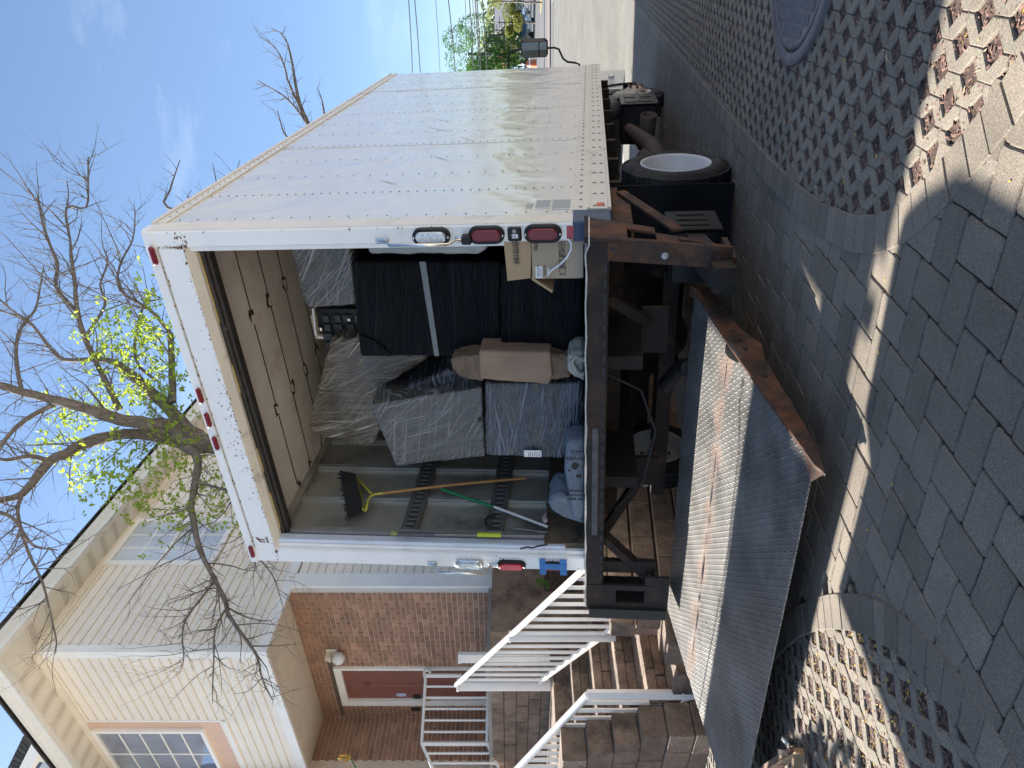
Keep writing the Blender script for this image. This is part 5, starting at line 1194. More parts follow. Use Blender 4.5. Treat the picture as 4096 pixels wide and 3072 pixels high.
# carton with print by the right post, held by a cord
(cxa, _, cza), (cxb, _, czb) = (-0.153, 0.020, 0.296), (-0.325, 0.020, 0.008)
cart = MB(); cart.cbox(cxb, -.06, .02, .40, max(czb, .002), cza, .003); ct = tag(cart.build('cardboard_box', M_cardl, None), 'cardboard box with printed codes and a barcode label by the right post', 'box')
flp = MB(); P_ = [(-0.114, 0.010, 0.441), (-0.146, 0.010, 0.443), (-0.331, 0.010, 0.436), (-0.316, 0.010, 0.305), (-0.149, 0.010, 0.296), (-0.117, 0.010, 0.297)]
P_ = [(min(p[0], -.06), p[1], p[2]) for p in P_]; flp.prism([P_[1], P_[2], P_[3], P_[4]], (0, .006, 0)); flp.prism([(-.06, .01, P_[1][2]), P_[1], P_[4], (-.06, .01, P_[4][2])], (0, .006, 0)); flp.build('open_flap', M_card, ct)
fl2 = MB(); fl2.prism([(-0.332, 0.030, 0.304), (-0.417, 0.030, 0.187), (-0.406, 0.030, 0.181), (-0.320, 0.030, 0.295)], (0, .25, 0)); fl2.build('lower_flap', M_card, ct)
text('AR1TJ1ST', .033, rearmtx(*(lambda p: (p[0], -.0, p[2]))((-0.227, 0.010, 0.373))), M_ink, 'lettering', ct).location.y += 0
text('(330×265×295)', .0235, rearmtx(*(lambda p: (p[0], .0, p[2]))((-0.226, 0.010, 0.362))), M_ink, 'lettering', ct)
text('40/Y 4MS/25', .030, rearmtx(*(lambda p: (p[0], .0185, p[2]))((-0.263, 0.020, 0.124))), M_ink, 'lettering', ct)
text('J/HK/KU/CLC', .030, rearmtx(*(lambda p: (p[0], .0185, p[2]))((-0.263, 0.020, 0.108))), M_ink, 'lettering', ct)
text('KZZD: EH', .014, rearmtx(*(lambda p: (p[0], .0185, p[2]))((-0.302, 0.020, 0.219))), M_ink, 'lettering', ct)
(xa, _, za), (xb, _, zb) = (-0.248, 0.018, 0.276), (-0.319, 0.018, 0.238)
lb2 = MB().box(xb, xa, .0165, .0195, zb, za).build('barcode_label', M_white, ct)
b = MB(); x_ = xb + .012
while x_ < xa - .012: w_ = random.choice((.0012, .002, .003)); b.box(x_, x_ + w_, .0155, .0166, zb + .010, za - .024); x_ += w_ + random.choice((.0012, .002))
b.build('barcode', M_ink, lb2, kind='stuff')
text('28XXG- 38101', .011, rearmtx(xb + .010, .0160, za - .018), M_ink, 'lettering', lb2)
fr_b = MB(); (xa, _, za), (xb, _, zb) = (-0.164, 0.018, 0.142), (-0.302, 0.018, 0.108)
for q in ((xb, xb + .0015, zb, za), (xa - .0015, xa, zb, za), (xb, xa, za - .0015, za), (xb, xa, zb, zb + .0015)): fr_b.box(q[0], q[1], .0178, .0192, q[2], q[3])
fr_b.lathe((xb + .022, .019, (za + zb) / 2), (0, -1, 0), [(0, .018), (.0012, .018), (.0012, .0165), (0, .0165)], 20); fr_b.build('printed_frame', M_ink, ct)
gl = MB()
for (X0, X1) in (((-0.115, 0.018, 0.277), (-0.135, 0.018, 0.258)), ((-0.137, 0.018, 0.278), (-0.157, 0.018, 0.259))):
    x1_, x0_, z1_, z0_ = X0[0], X1[0], X0[2], X1[2]
    for q in ((x0_, x0_ + .002, z0_, z1_), (x1_ - .002, x1_, z0_, z1_), (x0_, x1_, z1_ - .002, z1_), (x0_, x1_, z0_, z0_ + .002), ((x0_ + x1_) / 2 - .003, (x0_ + x1_) / 2 + .003, z0_ + .006, z1_ - .006)): gl.box(q[0], q[1], .0178, .0192, q[2], q[3])
gl.build('handling_symbol', M_ink, ct)
rp_ = MB().tube([(-0.081, -0.010, 0.093), (-0.102, -0.020, 0.073), (-0.142, -0.020, 0.075), (-0.188, -0.010, 0.097), (-0.233, -0.000, 0.137), (-0.267, 0.000, 0.186), (-0.298, -0.000, 0.208), (-0.265, 0.010, 0.202), (-0.262, 0.020, 0.200)], .0065, 8).build('white_cord', M_white, None); tag(rp_, 'white braided pull cord hanging across the printed cardboard box', 'cord')
b = MB().tube([(-0.670, 0.120, 2.350), (-0.695, 0.100, 2.297), (-0.664, 0.100, 2.247), (-0.706, 0.120, 2.279), (-0.732, 0.120, 2.337), (-0.725, 0.130, 2.367)], .004, 6).build('string_loop', mat('string', (.4, .36, .28), .8), None); tag(b, 'short loop of pale string dangling from the door track', 'string')

# things leaning on the lined left wall: broom, mop, telescopic pole, rods
br = thing('broom', 'broom with black bristles and wooden handle leaning bristles up on the metal wall', 'broom', (-2.360, 0.761, 0.474))
MB().tube([(-2.360, 0.761, 0.474), (-2.340, 0.632, 1.074), (-2.330, 0.503, 1.592)], .0125, 8).build('handle', M_wood, br)
MB().tube([(-2.330, 0.503, 1.592), (-2.330, 0.492, 1.650), (-2.330, 0.464, 1.683), (-2.330, 0.405, 1.683), (-2.330, 0.289, 1.671), (-2.330, 0.297, 1.689), (-2.330, 0.667, 1.847), (-2.330, 0.674, 1.840), (-2.330, 0.498, 1.680)], .010, 8).build('bracket', M_yelb, br)
b = MB(); b.prism([(-2.360, 0.759, 2.019), (-2.360, 0.717, 1.868), (-2.360, 0.325, 1.698), (-2.360, 0.234, 1.798)], (.05, 0, 0))
for k in range(40):
    t_ = k / 39; p0_ = Vector((-2.330, 0.680, 1.853)).lerp(Vector((-2.330, 0.292, 1.684)), t_); p1_ = Vector((-2.330, 0.728, 2.012)).lerp(Vector((-2.330, 0.182, 1.785)), t_ + random.uniform(-.03, .03)) + Vector((random.uniform(0, .03), 0, random.uniform(-.02, .02)))
    b.bar(p0_, p1_, .006, .006)
b.build('bristles', M_brist, br, kind='stuff')
mo_ = thing('mop_pole', 'white pole with a green label crossing behind the lower cargo track', 'pole', (-2.370, 0.211, 0.275))
MB().tube([(-2.370, 0.211, 0.275), (-2.370, 0.424, 0.710)], .011, 8).build('shaft', M_white, mo_); MB().tube([(-2.368, 0.413, 0.699), (-2.366, 0.612, 1.144)], .013, 8).build('green_sleeve', M_green, mo_)
tp_ = thing('telescopic_pole', 'dark telescopic pole with a yellow green grip standing by the left door post', 'pole', (-2.330, 0.073, 0.289))
MB().tube([(-2.330, 0.073, 0.289), (-2.330, 0.057, 1.086)], .009, 8).build('shaft', M_etr, tp_); MB().tube([(-2.330, 0.057, 1.086), (-2.330, 0.055, 1.272), (-2.330, 0.054, 1.365)], [.011, .016, .015], 8).build('handle', mat('dark_grip', (.07, .07, .075), .5), tp_)
MB().tube([(-2.330, 0.069, 0.603), (-2.330, 0.068, 0.775)], .017, 10).build('grip', M_yelp, tp_); MB().tube([(-2.330, 0.054, 1.365), (-2.330, 0.082, 1.413), (-2.330, 0.060, 1.418), (-2.330, 0.040, 1.403), (-2.330, 0.052, 1.368)], .004, 6).build('hanging_loop', M_yelp, tp_)
for i, (q0, q1, lab) in enumerate((((-2.360, 0.140, 0.272), (-2.370, 0.193, 0.552), 'thin dark steel rod leaning beside the white mop pole'), )):
    tag(MB().tube([q0, q1], .008, 6).build('steel_rod', M_etr, None), lab, 'rod')
tag(MB().tube([(-2.360, 0.314, 0.668), (-2.350, 0.288, 0.721), (-2.350, 0.245, 0.744), (-2.350, 0.192, 0.728), (-2.360, 0.183, 0.671)], .009, 8).build('strap_loop', M_blkm, None), 'looped dark strap hanging over the lower cargo track', 'strap')
tag(MB().tube([(-2.360, -0.033, 0.458), (-2.360, -0.013, 0.406), (-2.350, -0.032, 0.369), (-2.360, -0.003, 0.336), (-2.360, 0.017, 0.265)], .006, 6).build('bungee_cord', M_blk, None), 'short black bungee cord lying on the kick board by the left post', 'cord')
b = soft('crumpled_rag', 'small crumpled pink and white rag on the kick board above the blanket', 'rag', [(-2.360, 0.257, 0.324), (-2.360, 0.322, 0.290), (-2.360, 0.232, 0.273), (-2.360, 0.218, 0.303)], (.04, 0, 0), mat('pink_rag', (.45, .30, .29), .9, col2=(.5, .48, .45), c2s=20), .01, .03)

# ------------------------------------------------------------------ furniture dolly at the lower left
dy_ = thing('furniture_dolly', 'wooden furniture dolly with a grey caster lying upturned on the lattice paving', 'dolly', (-1.234, 2.300, -0.030), T=wd)
def cm(X, Yp, z): return Vector((X, Yp, z))
d0 = Vector((-1.392, -2.039, -0.850)); 
MB().bar((-2.518, -1.497, -0.900), (-1.674, -1.863, -0.900), .022, .060).build('side_board', mat('reddish_wood', (.15, .075, .04), .6, var=.25, vs_=6), dy_)
MB().bar((-2.247, -1.631, -0.875), (-1.593, -1.925, -0.875), .006, .016).build('board_edge', M_lumber, dy_)
MB().bar((-1.878, -1.884, -0.915), (-1.669, -1.873, -0.905), .03, .04).build('cross_board', M_lumber, dy_)
cp = Vector((-1.717, -1.795, -0.885))
ca = MB().lathe(tuple(cp), (-.25, -.85, .45), [(-.011, 0), (-.011, .020), (-.008, .0255), (.0, .027), (.008, .0255), (.011, .020), (.011, 0)], 32).build('caster_wheel', mat('grey_rubber', (.06, .056, .052), .7, var=.15), dy_)
MB().lathe(tuple(cp), (-.25, -.85, .45), [(.0115, .017), (.014, .016), (.014, .008), (.0115, .007), (.0115, .0)], 24).build('hub', mat('grey_plastic', (.25, .25, .27), .4), ca)
q_ = Vector((-1.723, -1.827, -0.890)); MB().prism([tuple(cp + Vector((.004, -.018, .008))), tuple(cp + Vector((-.012, -.019, -.006))), tuple(q_ + Vector((-.014, -.004, 0))), tuple(q_ + Vector((.010, -.008, .004)))], (0, .003, .0)).build('fork', M_chrome, dy_)
MB().bar((-1.859, -1.761, -0.870), (-1.713, -1.859, -0.870), .024, .004).build('mounting_plate', M_chrome, dy_)

# ------------------------------------------------------------------ trees
def limb(mb, pts, rs, n=8):
    pts = [Vector(p) for p in pts]
    if len(pts) > 2:
        e = [pts[0] * 2 - pts[1]] + pts + [pts[-1] * 2 - pts[-2]]; np_, nr_ = [], []
        for i in range(len(pts) - 1):
            for t_ in (0, .34, .67):
                a, b_, c, d = e[i:i + 4]; np_.append(.5 * (2 * b_ + (c - a) * t_ + (2 * a - 5 * b_ + 4 * c - d) * t_ ** 2 + (3 * b_ - a - 3 * c + d) * t_ ** 3)); nr_.append(rs[i] + (rs[i + 1] - rs[i]) * t_)
        pts = np_ + [pts[-1]]; rs = nr_ + [rs[-1]]
    P = [pts[0]]; Rr = [rs[0]]
    for i in range(len(pts) - 1):
        l = (pts[i + 1] - pts[i]).length; k = max(1, int(l / .12))
        for j in range(1, k + 1):
            t_ = j / k; r_ = rs[i] + (rs[i + 1] - rs[i]) * t_
            P.append(pts[i].lerp(pts[i + 1], t_) + Vector((random.gauss(0, 1), random.gauss(0, 1), random.gauss(0, 1))) * (r_ * .22 + .004) * (0 if j == k else 1)); Rr.append(r_ * random.uniform(.93, 1.08))
    k0 = len(mb.v); mb.tube(P, Rr, n)
    if rs[0] > .03:
        for q in range(k0, k0 + len(P) * n):
            pi_ = (q - k0) // n; mb.v[q] = P[pi_] + (mb.v[q] - P[pi_]) * random.uniform(.84, 1.15)
    return P, Rr
def twigs(mb, P, Rr, dens, L0, depth=2, up=.25, rr=.007, ends=None, rd=random):
    for i in range(len(P) - 1):
        seg = (P[i + 1] - P[i]); l = seg.length; d = seg.normalized()
        for _ in range(int(l * dens + rd.random())):
            p = P[i].lerp(P[i + 1], rd.random()); u = d.orthogonal().normalized(); w = d.cross(u); a = rd.uniform(0, 6.283)
            o = (d * rd.uniform(.25, 1.0) + (u * math.cos(a) + w * math.sin(a)) * rd.uniform(.6, 1.1) + Vector((0, 0, up))).normalized()
            L_ = L0 * rd.uniform(.45, 1.25); r_ = min(rr * rd.uniform(.7, 1.2), Rr[i] * .6); q = [p]; dd = o.copy(); n = 4
            for k in range(n):
                dd = (dd + Vector((rd.gauss(0, .16), rd.gauss(0, .16), rd.gauss(0, .12) + .05))).normalized(); q.append(q[-1] + dd * L_ / n)
            rad = [r_ * (1 - .75 * k / n) for k in range(n + 1)]
            mb.tube(q, rad, 4, cap=False)
            if ends is not None: ends.append(q[-1])
            if depth > 1: twigs(mb, q, rad, dens * 1.1, L0 * .42, depth - 1, up, rr * .55, ends, rd)
ot = thing('old_tree', 'half bare old tree with lime green young leaves rising behind the truck header', 'tree', (-0.687, 8.000, 0.225), T=wd)
b = MB(wd)
trunk = [(-0.518, 8.000, -0.338), (-0.589, 8.000, 2.479), (-0.645, 8.000, 3.746), (-0.673, 8.000, 4.358), (-0.623, 7.900, 4.518), (-0.512, 7.900, 4.713)]
limb(b, trunk, [.18, .145, .13, .12, .105, .09], 14); b.build('trunk', M_bark, ot)
LIMBS = [
 ([(-0.659, 8.000, 4.394), (-0.498, 7.900, 4.629), (-0.431, 7.700, 4.861), (-0.385, 7.600, 5.131), (-0.245, 7.400, 5.411), (-0.152, 7.300, 5.685), (-0.086, 7.200, 5.899), (-0.022, 7.100, 6.030), (0.015, 7.000, 6.180)], [.14, .13, .12, .10, .085, .075, .065, .06, .05]),
 ([(-0.715, 8.000, 4.450), (-0.589, 8.000, 4.901), (-0.547, 7.800, 5.187), (-0.640, 7.600, 5.532), (-0.737, 7.500, 5.630), (-0.805, 7.400, 5.750), (-1.113, 7.200, 5.899), (-1.144, 7.000, 5.983), (-1.193, 7.000, 6.131)], [.12, .115, .10, .085, .09, .085, .055, .05, .045]),
 ([(-0.596, 8.100, 4.580), (-0.329, 8.200, 4.856), (-0.187, 8.300, 5.050), (0.018, 8.400, 5.336), (0.168, 8.500, 5.568), (0.291, 8.600, 5.835), (0.294, 8.700, 6.290), (0.344, 8.800, 6.568), (0.748, 9.000, 7.013), (0.916, 9.100, 7.305), (1.121, 9.200, 7.602)], [.12, .11, .10, .085, .08, .055, .04, .032, .025, .02, .016]),
 ([(-0.293, 8.000, 5.352), (-0.068, 8.000, 5.465), (0.270, 8.000, 5.634), (0.552, 8.000, 5.760), (0.806, 8.000, 5.831), (1.115, 8.000, 5.859), (1.442, 8.000, 5.901), (1.623, 8.000, 5.915), (1.989, 8.000, 5.958), (1.989, 8.000, 5.732), (2.299, 8.000, 5.712), (2.524, 8.000, 5.710), (2.552, 8.000, 5.704)], [.055, .05, .045, .042, .04, .034, .028, .022, .02, .018, .015, .012, .010]),
 ([(-0.214, 8.200, 4.856), (0.105, 8.300, 4.910), (0.397, 8.300, 4.918), (0.602, 8.300, 4.933)], [.065, .06, .055, .05]),
 ([(0.806, 8.000, 5.831), (1.101, 8.100, 6.134), (1.358, 8.100, 6.120), (1.586, 8.100, 6.206), (1.842, 8.100, 6.291), (2.156, 8.100, 6.348)], [.035, .03, .028, .024, .02, .012]),
 ([(-0.698, 7.800, 4.527), (-0.787, 7.600, 4.301), (-1.040, 7.500, 4.284), (-1.244, 7.300, 4.233), (-1.347, 7.300, 4.220), (-1.683, 7.200, 4.099), (-1.960, 7.100, 3.905), (-2.130, 7.000, 3.765), (-2.277, 7.000, 3.728), (-2.488, 6.900, 3.518), (-2.619, 6.800, 3.372), (-2.835, 6.800, 3.325), (-2.982, 6.700, 3.195)], [.075, .065, .06, .05, .045, .04, .036, .033, .03, .024, .018, .012, .006]),
 ([(-1.113, 7.200, 5.899), (-1.267, 7.000, 5.810), (-1.613, 6.900, 5.644), (-1.901, 6.800, 5.432), (-2.156, 6.700, 5.295), (-2.416, 6.700, 5.236), (-2.546, 6.700, 5.243)], [.03, .028, .022, .018, .014, .010, .004]),
 ([(-1.249, 6.900, 5.911), (-1.303, 6.800, 5.695), (-1.519, 6.700, 5.460), (-1.566, 6.700, 5.224)], [.03, .026, .018, .010]),
 ([(-0.099, 7.200, 5.899), (0.144, 7.300, 6.019), (0.401, 7.300, 6.032), (0.615, 7.400, 6.037), (0.771, 7.400, 5.907), (1.006, 7.400, 5.854), (1.240, 7.400, 5.815)], [.035, .03, .026, .022, .018, .014, .008]),
 ([(-0.167, 7.400, 5.620), (-0.365, 7.200, 5.874), (-0.560, 7.100, 6.005), (-0.725, 7.000, 6.032)], [.045, .035, .03, .025]),
 ([(-0.805, 7.400, 5.750), (-0.743, 7.300, 5.891), (-0.771, 7.200, 6.051), (-0.745, 7.200, 6.178)], [.04, .034, .028, .02]),
 ([(0.552, 8.000, 5.732), (0.901, 8.100, 5.578), (1.129, 8.100, 5.635), (1.386, 8.100, 5.550), (1.586, 8.100, 5.607)], [.028, .024, .02, .016, .010]),
 ([(0.047, 8.300, 5.108), (0.314, 8.400, 5.395), (0.916, 8.500, 5.359), (1.036, 8.500, 5.149), (1.155, 8.500, 5.658)], [.03, .026, .02, .014, .008]),
 ([(0.602, 8.300, 4.933), (0.865, 8.300, 5.167), (1.099, 8.300, 5.518), (1.391, 8.300, 5.518), (1.683, 8.300, 5.371), (1.976, 8.300, 5.342), (2.093, 8.300, 5.357)], [.035, .028, .022, .018, .014, .010, .006]),
 ([(-1.960, 7.100, 3.905), (-2.130, 7.000, 4.011), (-2.294, 6.900, 4.113), (-2.488, 6.900, 4.137), (-2.643, 6.800, 4.079), (-2.787, 6.800, 4.127)], [.02, .018, .014, .011, .008, .004]),
 ([(-2.228, 7.000, 3.765), (-2.391, 6.900, 3.821), (-2.682, 6.900, 3.833), (-2.931, 6.800, 3.803), (-3.062, 6.800, 3.803)], [.018, .015, .012, .008, .004]),
 ([(-1.040, 7.500, 4.284), (-1.090, 7.300, 3.886), (-1.202, 7.200, 3.693), (-1.435, 7.100, 3.580), (-1.637, 7.000, 3.493), (-1.883, 7.000, 3.296), (-2.179, 7.000, 3.198)], [.024, .02, .018, .014, .012, .009, .005]),
]
rd = random.Random(5); EN = []
for P, Rr in LIMBS:
    b = MB(wd); Rr = [q * .66 for q in Rr]; p_, r_ = limb(b, P, Rr, 8); b.build('branch', M_bark if Rr[0] > .05 else M_twig, ot)
    t_ = MB(wd); twigs(t_, p_[1:], r_[1:], 12.0, .42, 2, .15, .0075, EN, rd); twigs(t_, p_[2:], r_[2:], 4.2 if Rr[0] < .1 else 3.0, .85, 3, .30, .010, EN, rd); t_.build('twigs', M_twig, ot, kind='stuff')
CLUS = [(444, 1295), (531, 1283), (574, 1295), (642, 1314), (395, 1357), (432, 1388), (512, 1388), (592, 1370), (672, 1370), (568, 1431), (623, 1456), (346, 1592), (395, 1604), (469, 1567), (555, 1567), (654, 1561), (247, 1666), (222, 1697), (290, 1703), (204, 1814), (370, 1826), (321, 1912), (383, 1919), (481, 1888), (543, 1876), (506, 1925), (555, 1974), (623, 1765), (642, 1820), (685, 1777), (710, 1838), (796, 1857), (851, 1900), (623, 1937), (648, 2036), (740, 2011), (858, 1987), (617, 1154), (880, 2030), (930, 2080), (800, 2090), (745, 1660), (600, 1640), (440, 1840), (660, 2075), (700, 1480), (680, 1560)]
lf = MB(wd); ld = random.Random(3)
def leaflet(lf, c, s_, ld):
    d = Vector((ld.gauss(0, 1), ld.gauss(0, 1), ld.gauss(-.3, .8))).normalized(); e = d.orthogonal().normalized(); a = ld.uniform(0, 6.28); e = (e * math.cos(a) + d.cross(e) * math.sin(a))
    lf.add([c, c + d * s_ * .45 + e * s_ * .24, c + d * s_, c + d * s_ * .45 - e * s_ * .24], [(0, 1, 2, 3)])
for (X, Yp) in CLUS:
    dz = ld.uniform(7.4, 8.3); c0_ = Vector(((3072 - Yp - 1536) / 2840 * dz, dz, -(X - 2048) / 2840 * dz + CAMH))
    tw = MB(wd)
    for _ in range(20):
        c = c0_ + Vector((ld.gauss(0, .15), ld.gauss(0, .2), ld.gauss(0, .12)))
        for _ in range(ld.randint(4, 7)): leaflet(lf, c + Vector((ld.gauss(0, .014), ld.gauss(0, .014), ld.gauss(0, .014))), ld.uniform(.035, .07), ld)
lf.build('leaves', M_leaf, ot, kind='stuff')
# second bare tree behind the truck box
t2 = thing('bare_tree', 'leafless tree whose thin tips show above the truck side', 'tree', (5.161, 16.000, 0.079), T=wd)
b = MB(wd); limb(b, [(5.048, 16.000, -0.485), (5.048, 16.000, 2.896), (5.273, 16.000, 5.149)], [.16, .13, .09], 8); b.build('trunk', M_bark, t2)
for P, Rr in (([(5.273, 16.000, 5.149), (5.893, 16.000, 5.543), (6.513, 16.000, 5.769), (7.189, 16.000, 5.881), (7.808, 16.000, 6.050), (8.006, 16.000, 6.332)], [.07, .05, .035, .025, .015, .006]),
              ([(5.837, 16.000, 5.543), (6.175, 16.000, 5.769), (6.513, 16.000, 6.107), (6.738, 16.000, 6.501), (6.851, 16.000, 6.670)], [.03, .025, .02, .014, .006]),
              ([(6.118, 16.000, 5.656), (6.738, 16.000, 5.938), (7.414, 16.000, 6.163), (7.724, 16.000, 6.445), (7.837, 16.000, 6.642)], [.03, .022, .016, .012, .005]),
              ([(5.499, 16.000, 5.431), (5.555, 16.000, 5.994), (5.949, 16.000, 6.163), (6.175, 16.000, 6.220)], [.03, .022, .014, .006]),
              ([(5.949, 16.000, 5.149), (6.344, 16.000, 5.205), (6.682, 16.000, 5.318)], [.025, .016, .006]),
              ([(2.454, 13.000, 5.274), (2.911, 13.000, 6.190), (3.232, 13.000, 7.243), (3.552, 13.000, 7.197), (4.101, 13.000, 7.014)], [.04, .035, .028, .02, .008]),
              ([(3.135, 14.000, 6.101), (3.628, 14.000, 6.693), (3.924, 14.000, 6.752), (4.368, 14.000, 6.841)], [.03, .02, .014, .005]),
              ([(3.382, 14.000, 6.348), (4.023, 14.000, 6.397), (4.417, 14.000, 6.298)], [.02, .012, .005]), ([(3.628, 14.000, 6.101), (3.628, 14.000, 7.260), (3.825, 14.000, 7.260)], [.02, .012, .005])):
    b = MB(wd); p_, r_ = limb(b, P, Rr, 6); b.build('branch', M_twig, t2); t_ = MB(wd); twigs(t_, p_[1:], r_[1:], 5, .5, 2, .25, .010, None, rd); t_.build('twigs', M_twig, t2, kind='stuff')

# ------------------------------------------------------------------ far right: lot, street, parked cars, poles, buildings
def G(X, Yp, h=-1.655):
    dz = -(CAMH - h) / ((X - 2048) / 2840); dz = (CAMH - h) / ((X - 2048) / 2840.); return Vector(((1536 - Yp) / 2840 * dz, dz, h))
def strip(name, X0, X1, m, z, label=None, Y0=-2600, Y1=3000, kind='structure'):
    a_, b_, c_, d_ = G(X0, Y0, z), G(X0, Y1, z), G(X1, Y1, z), G(X1, Y0, z); s_ = MB(wd); s_.add([a_, b_, c_, d_], [(0, 1, 2, 3)]); return s_.build(name, m, None, kind=kind)
def band_(name, d0, d1, z0, z1, m, x0=-200, x1=220, kind='structure'):
    s_ = MB(wd); s_.box(x0, x1, d0, d1, z0, z1); return s_.build(name, m, None, kind=kind)
band_('grass_verge', 44.6, 60, FARZ - .3, FARZ + .02, mat('pale_verge', (.15, .145, .13), .95), 15, 220)
band_('kerb', 46.9, 47.2, FARZ - .3, FARZ + .10, M_kerb, 15, 220)
band_('sidewalk', 48.3, 50.6, FARZ - .3, FARZ + .055, M_walk, 15, 220)
wl = MB(wd); wl.box(24.6, 27.5, 44.9, 45.7, FARZ + .02, FARZ + .028); tag(wl.build('painted_line', M_whiteline, None), 'short white painted bar on the lot near the pink sidewalk', 'road marking')
band_('street', 56, 180, FARZ - .3, FARZ + .06, M_road, -200, 400)
band_('far_kerb', 92, 93, FARZ, FARZ + .20, M_kerb, -200, 400)
band_('far_sidewalk', 93, 99, FARZ, FARZ + .16, M_asph, -200, 400)
for i, yy in enumerate((25, 42)):
    p = G(2162, yy, FARZ + .06); MB(wd).box(p.x - .35, p.x + .25, p.y - 6, p.y, FARZ + .061, FARZ + .069).build('yellow_line', M_yel, None); tag(bpy.data.objects['yellow_line' if i == 0 else 'yellow_line.001'], ('yellow painted bar on the street at the top edge of the photo', 'yellow painted bar on the street nearer the truck mirror')[i], 'road marking')
GH = mat('far_green', (.16, .19, .07), .9, var=.3, vs_=.15)
def car(label, x, y, z, L_, w, h, body, ang=0., name='parked_car', grp='cars parked along the street'):
    Mx = Matrix.Translation((x, y, z)) @ Matrix.Rotation(ang, 4, 'Z'); T = lambda p: Mx @ Vector(p)
    o = thing(name, label, 'car', (0, 0, 0), T=T, group=grp)
    P = [(-L_ / 2, .32), (-L_ / 2, .75), (-L_ * .47, .85), (-L_ * .25, .92), (-L_ * .13, h * .97), (L_ * .22, h), (L_ * .38, h * .93), (L_ * .48, .95), (L_ / 2, .80), (L_ / 2, .32)]
    b = MB(T); b.prism([(px, -w / 2, pz) for px, pz in P], (0, w, 0)); bo = b.build('body', body, o)
    G_ = [(-L_ * .21, .95), (-L_ * .115, h * .92), (L_ * .21, h * .94), (L_ * .34, h * .88), (L_ * .42, .97)]
    for s_ in (-1, 1):
        b = MB(T); b.prism([(px, s_ * (w / 2 + .004), pz) for px, pz in G_], (0, s_ * .01, 0)); b.build('side_window', mat('car_glass', (.03, .035, .04), .1, coat=1.), bo)
        for xx in (-L_ * .31, L_ * .31):
            MB(T).lathe((xx, s_ * (w / 2 - .12), .33), (0, s_, 0), [(0, 0), (0, .33), (.16, .33), (.16, .2), (.15, 0)], 20).build('wheel', M_tyre, o)
    b = MB(T); b.prism([(-L_ * .245, -w * .42, .94), (-L_ * .13, -w * .40, h * .95), (-L_ * .13, w * .40, h * .95), (-L_ * .245, w * .42, .94)], (-.02, 0, .012)); b.build('windscreen', mat('car_glass', (.03, .035, .04), .1), bo)
    for s_ in (-1, 1): MB(T).cbox(-L_ / 2 - .01, -L_ / 2 + .05, s_ * w * .36 - .15, s_ * w * .36 + .15, .62, .76, .01).build('headlight', M_clear, bo)
    return o
cw = mat('car_white', (.62, .63, .65), .25, coat=1.); cs = mat('car_silver', (.38, .40, .42), .25, metal=.5, coat=1.); cbk = mat('car_black', (.02, .02, .022), .2, coat=1.); cdg = mat('car_grey', (.12, .13, .14), .25, coat=1.)
def atG(X, Yp): return G(X, Yp, FARZ + .06)
for i, (X, Yp, L_, h, m_, lab, ang) in enumerate(((2134, 142, 5.0, 1.75, cs, 'silver sport utility car parked nearest the truck mirror', R(100)), (2122, 104, 4.6, 1.6, cdg, 'dark grey car second in the parked row beyond the mirror', R(100)),
      (2113, 92, 4.8, 2.0, cw, 'white van like car third in the parked row beyond the mirror', R(100)), (2104, 74, 4.5, 1.5, cbk, 'black car fourth in the parked row beyond the mirror', R(100)), (2095, 62, 4.5, 1.5, cs, 'silver hatchback farthest in the parked row beyond the mirror', R(100)), (2087, 24, 4.6, 1.5, cbk, 'small black car driving alone on the far street', R(20)))):
    p = atG(X, Yp); car(lab, p.x, p.y, FARZ + .06, L_, 1.9, h, m_, ang)
# blue white truck by the mirror and cones
p = atG(2112, 246); T_ = lambda q: Vector((p.x, p.y, FARZ + .06)) + Vector(q)
vn = thing('delivery_van', 'pale blue and white box van parked beyond the mirror', 'van', (0, 0, 0), T=T_)
MB(T_).cbox(-1.3, 1.6, -1, 4, .6, 2.6, .06).build('cargo_box', mat('pale_blue', (.36, .45, .60), .4), vn); MB(T_).cbox(-1.2, 1.5, -3, -1.05, .5, 1.9, .15).build('cab', cw, vn); MB(T_).box(-1.0, 1.3, -3.02, -2.98, 1.2, 1.75).build('windscreen', M_glass, vn)
for xx in (-1.15, 1.35):
    for yy in (-2.2, 2.6): MB(T_).lathe((xx, yy, .42), (1, 0, 0), [(0, 0), (0, .42), (.22, .42), (.22, 0)], 16).build('wheel', M_tyre, vn)
for i, (yy, lab) in enumerate(((258, 'orange and white barrel closest to the truck roof line'), (264, 'orange and white barrel in the middle of three'), (270, 'orange and white barrel half hidden by the truck side'))):
    p = atG(2146, yy); p.x += i * .25
    o = thing('traffic_barrel', lab, 'barrel', tuple(p), T=wd, group='orange barrels by the fence')
    MB(wd).lathe(tuple(p), (0, 0, 1), [(0, .36), (.12, .32), (.95, .24), (1.0, .2), (1.0, 0)], 16).build('body', mat('orange_plastic', (.55, .13, .03), .5), o)
    for z_ in (.3, .65): MB(wd).lathe(tuple(p + Vector((0, 0, z_))), (0, 0, 1), [(0, .325 - z_ * .08), (.14, .31 - z_ * .08)], 16).build('white_band', M_white, o)
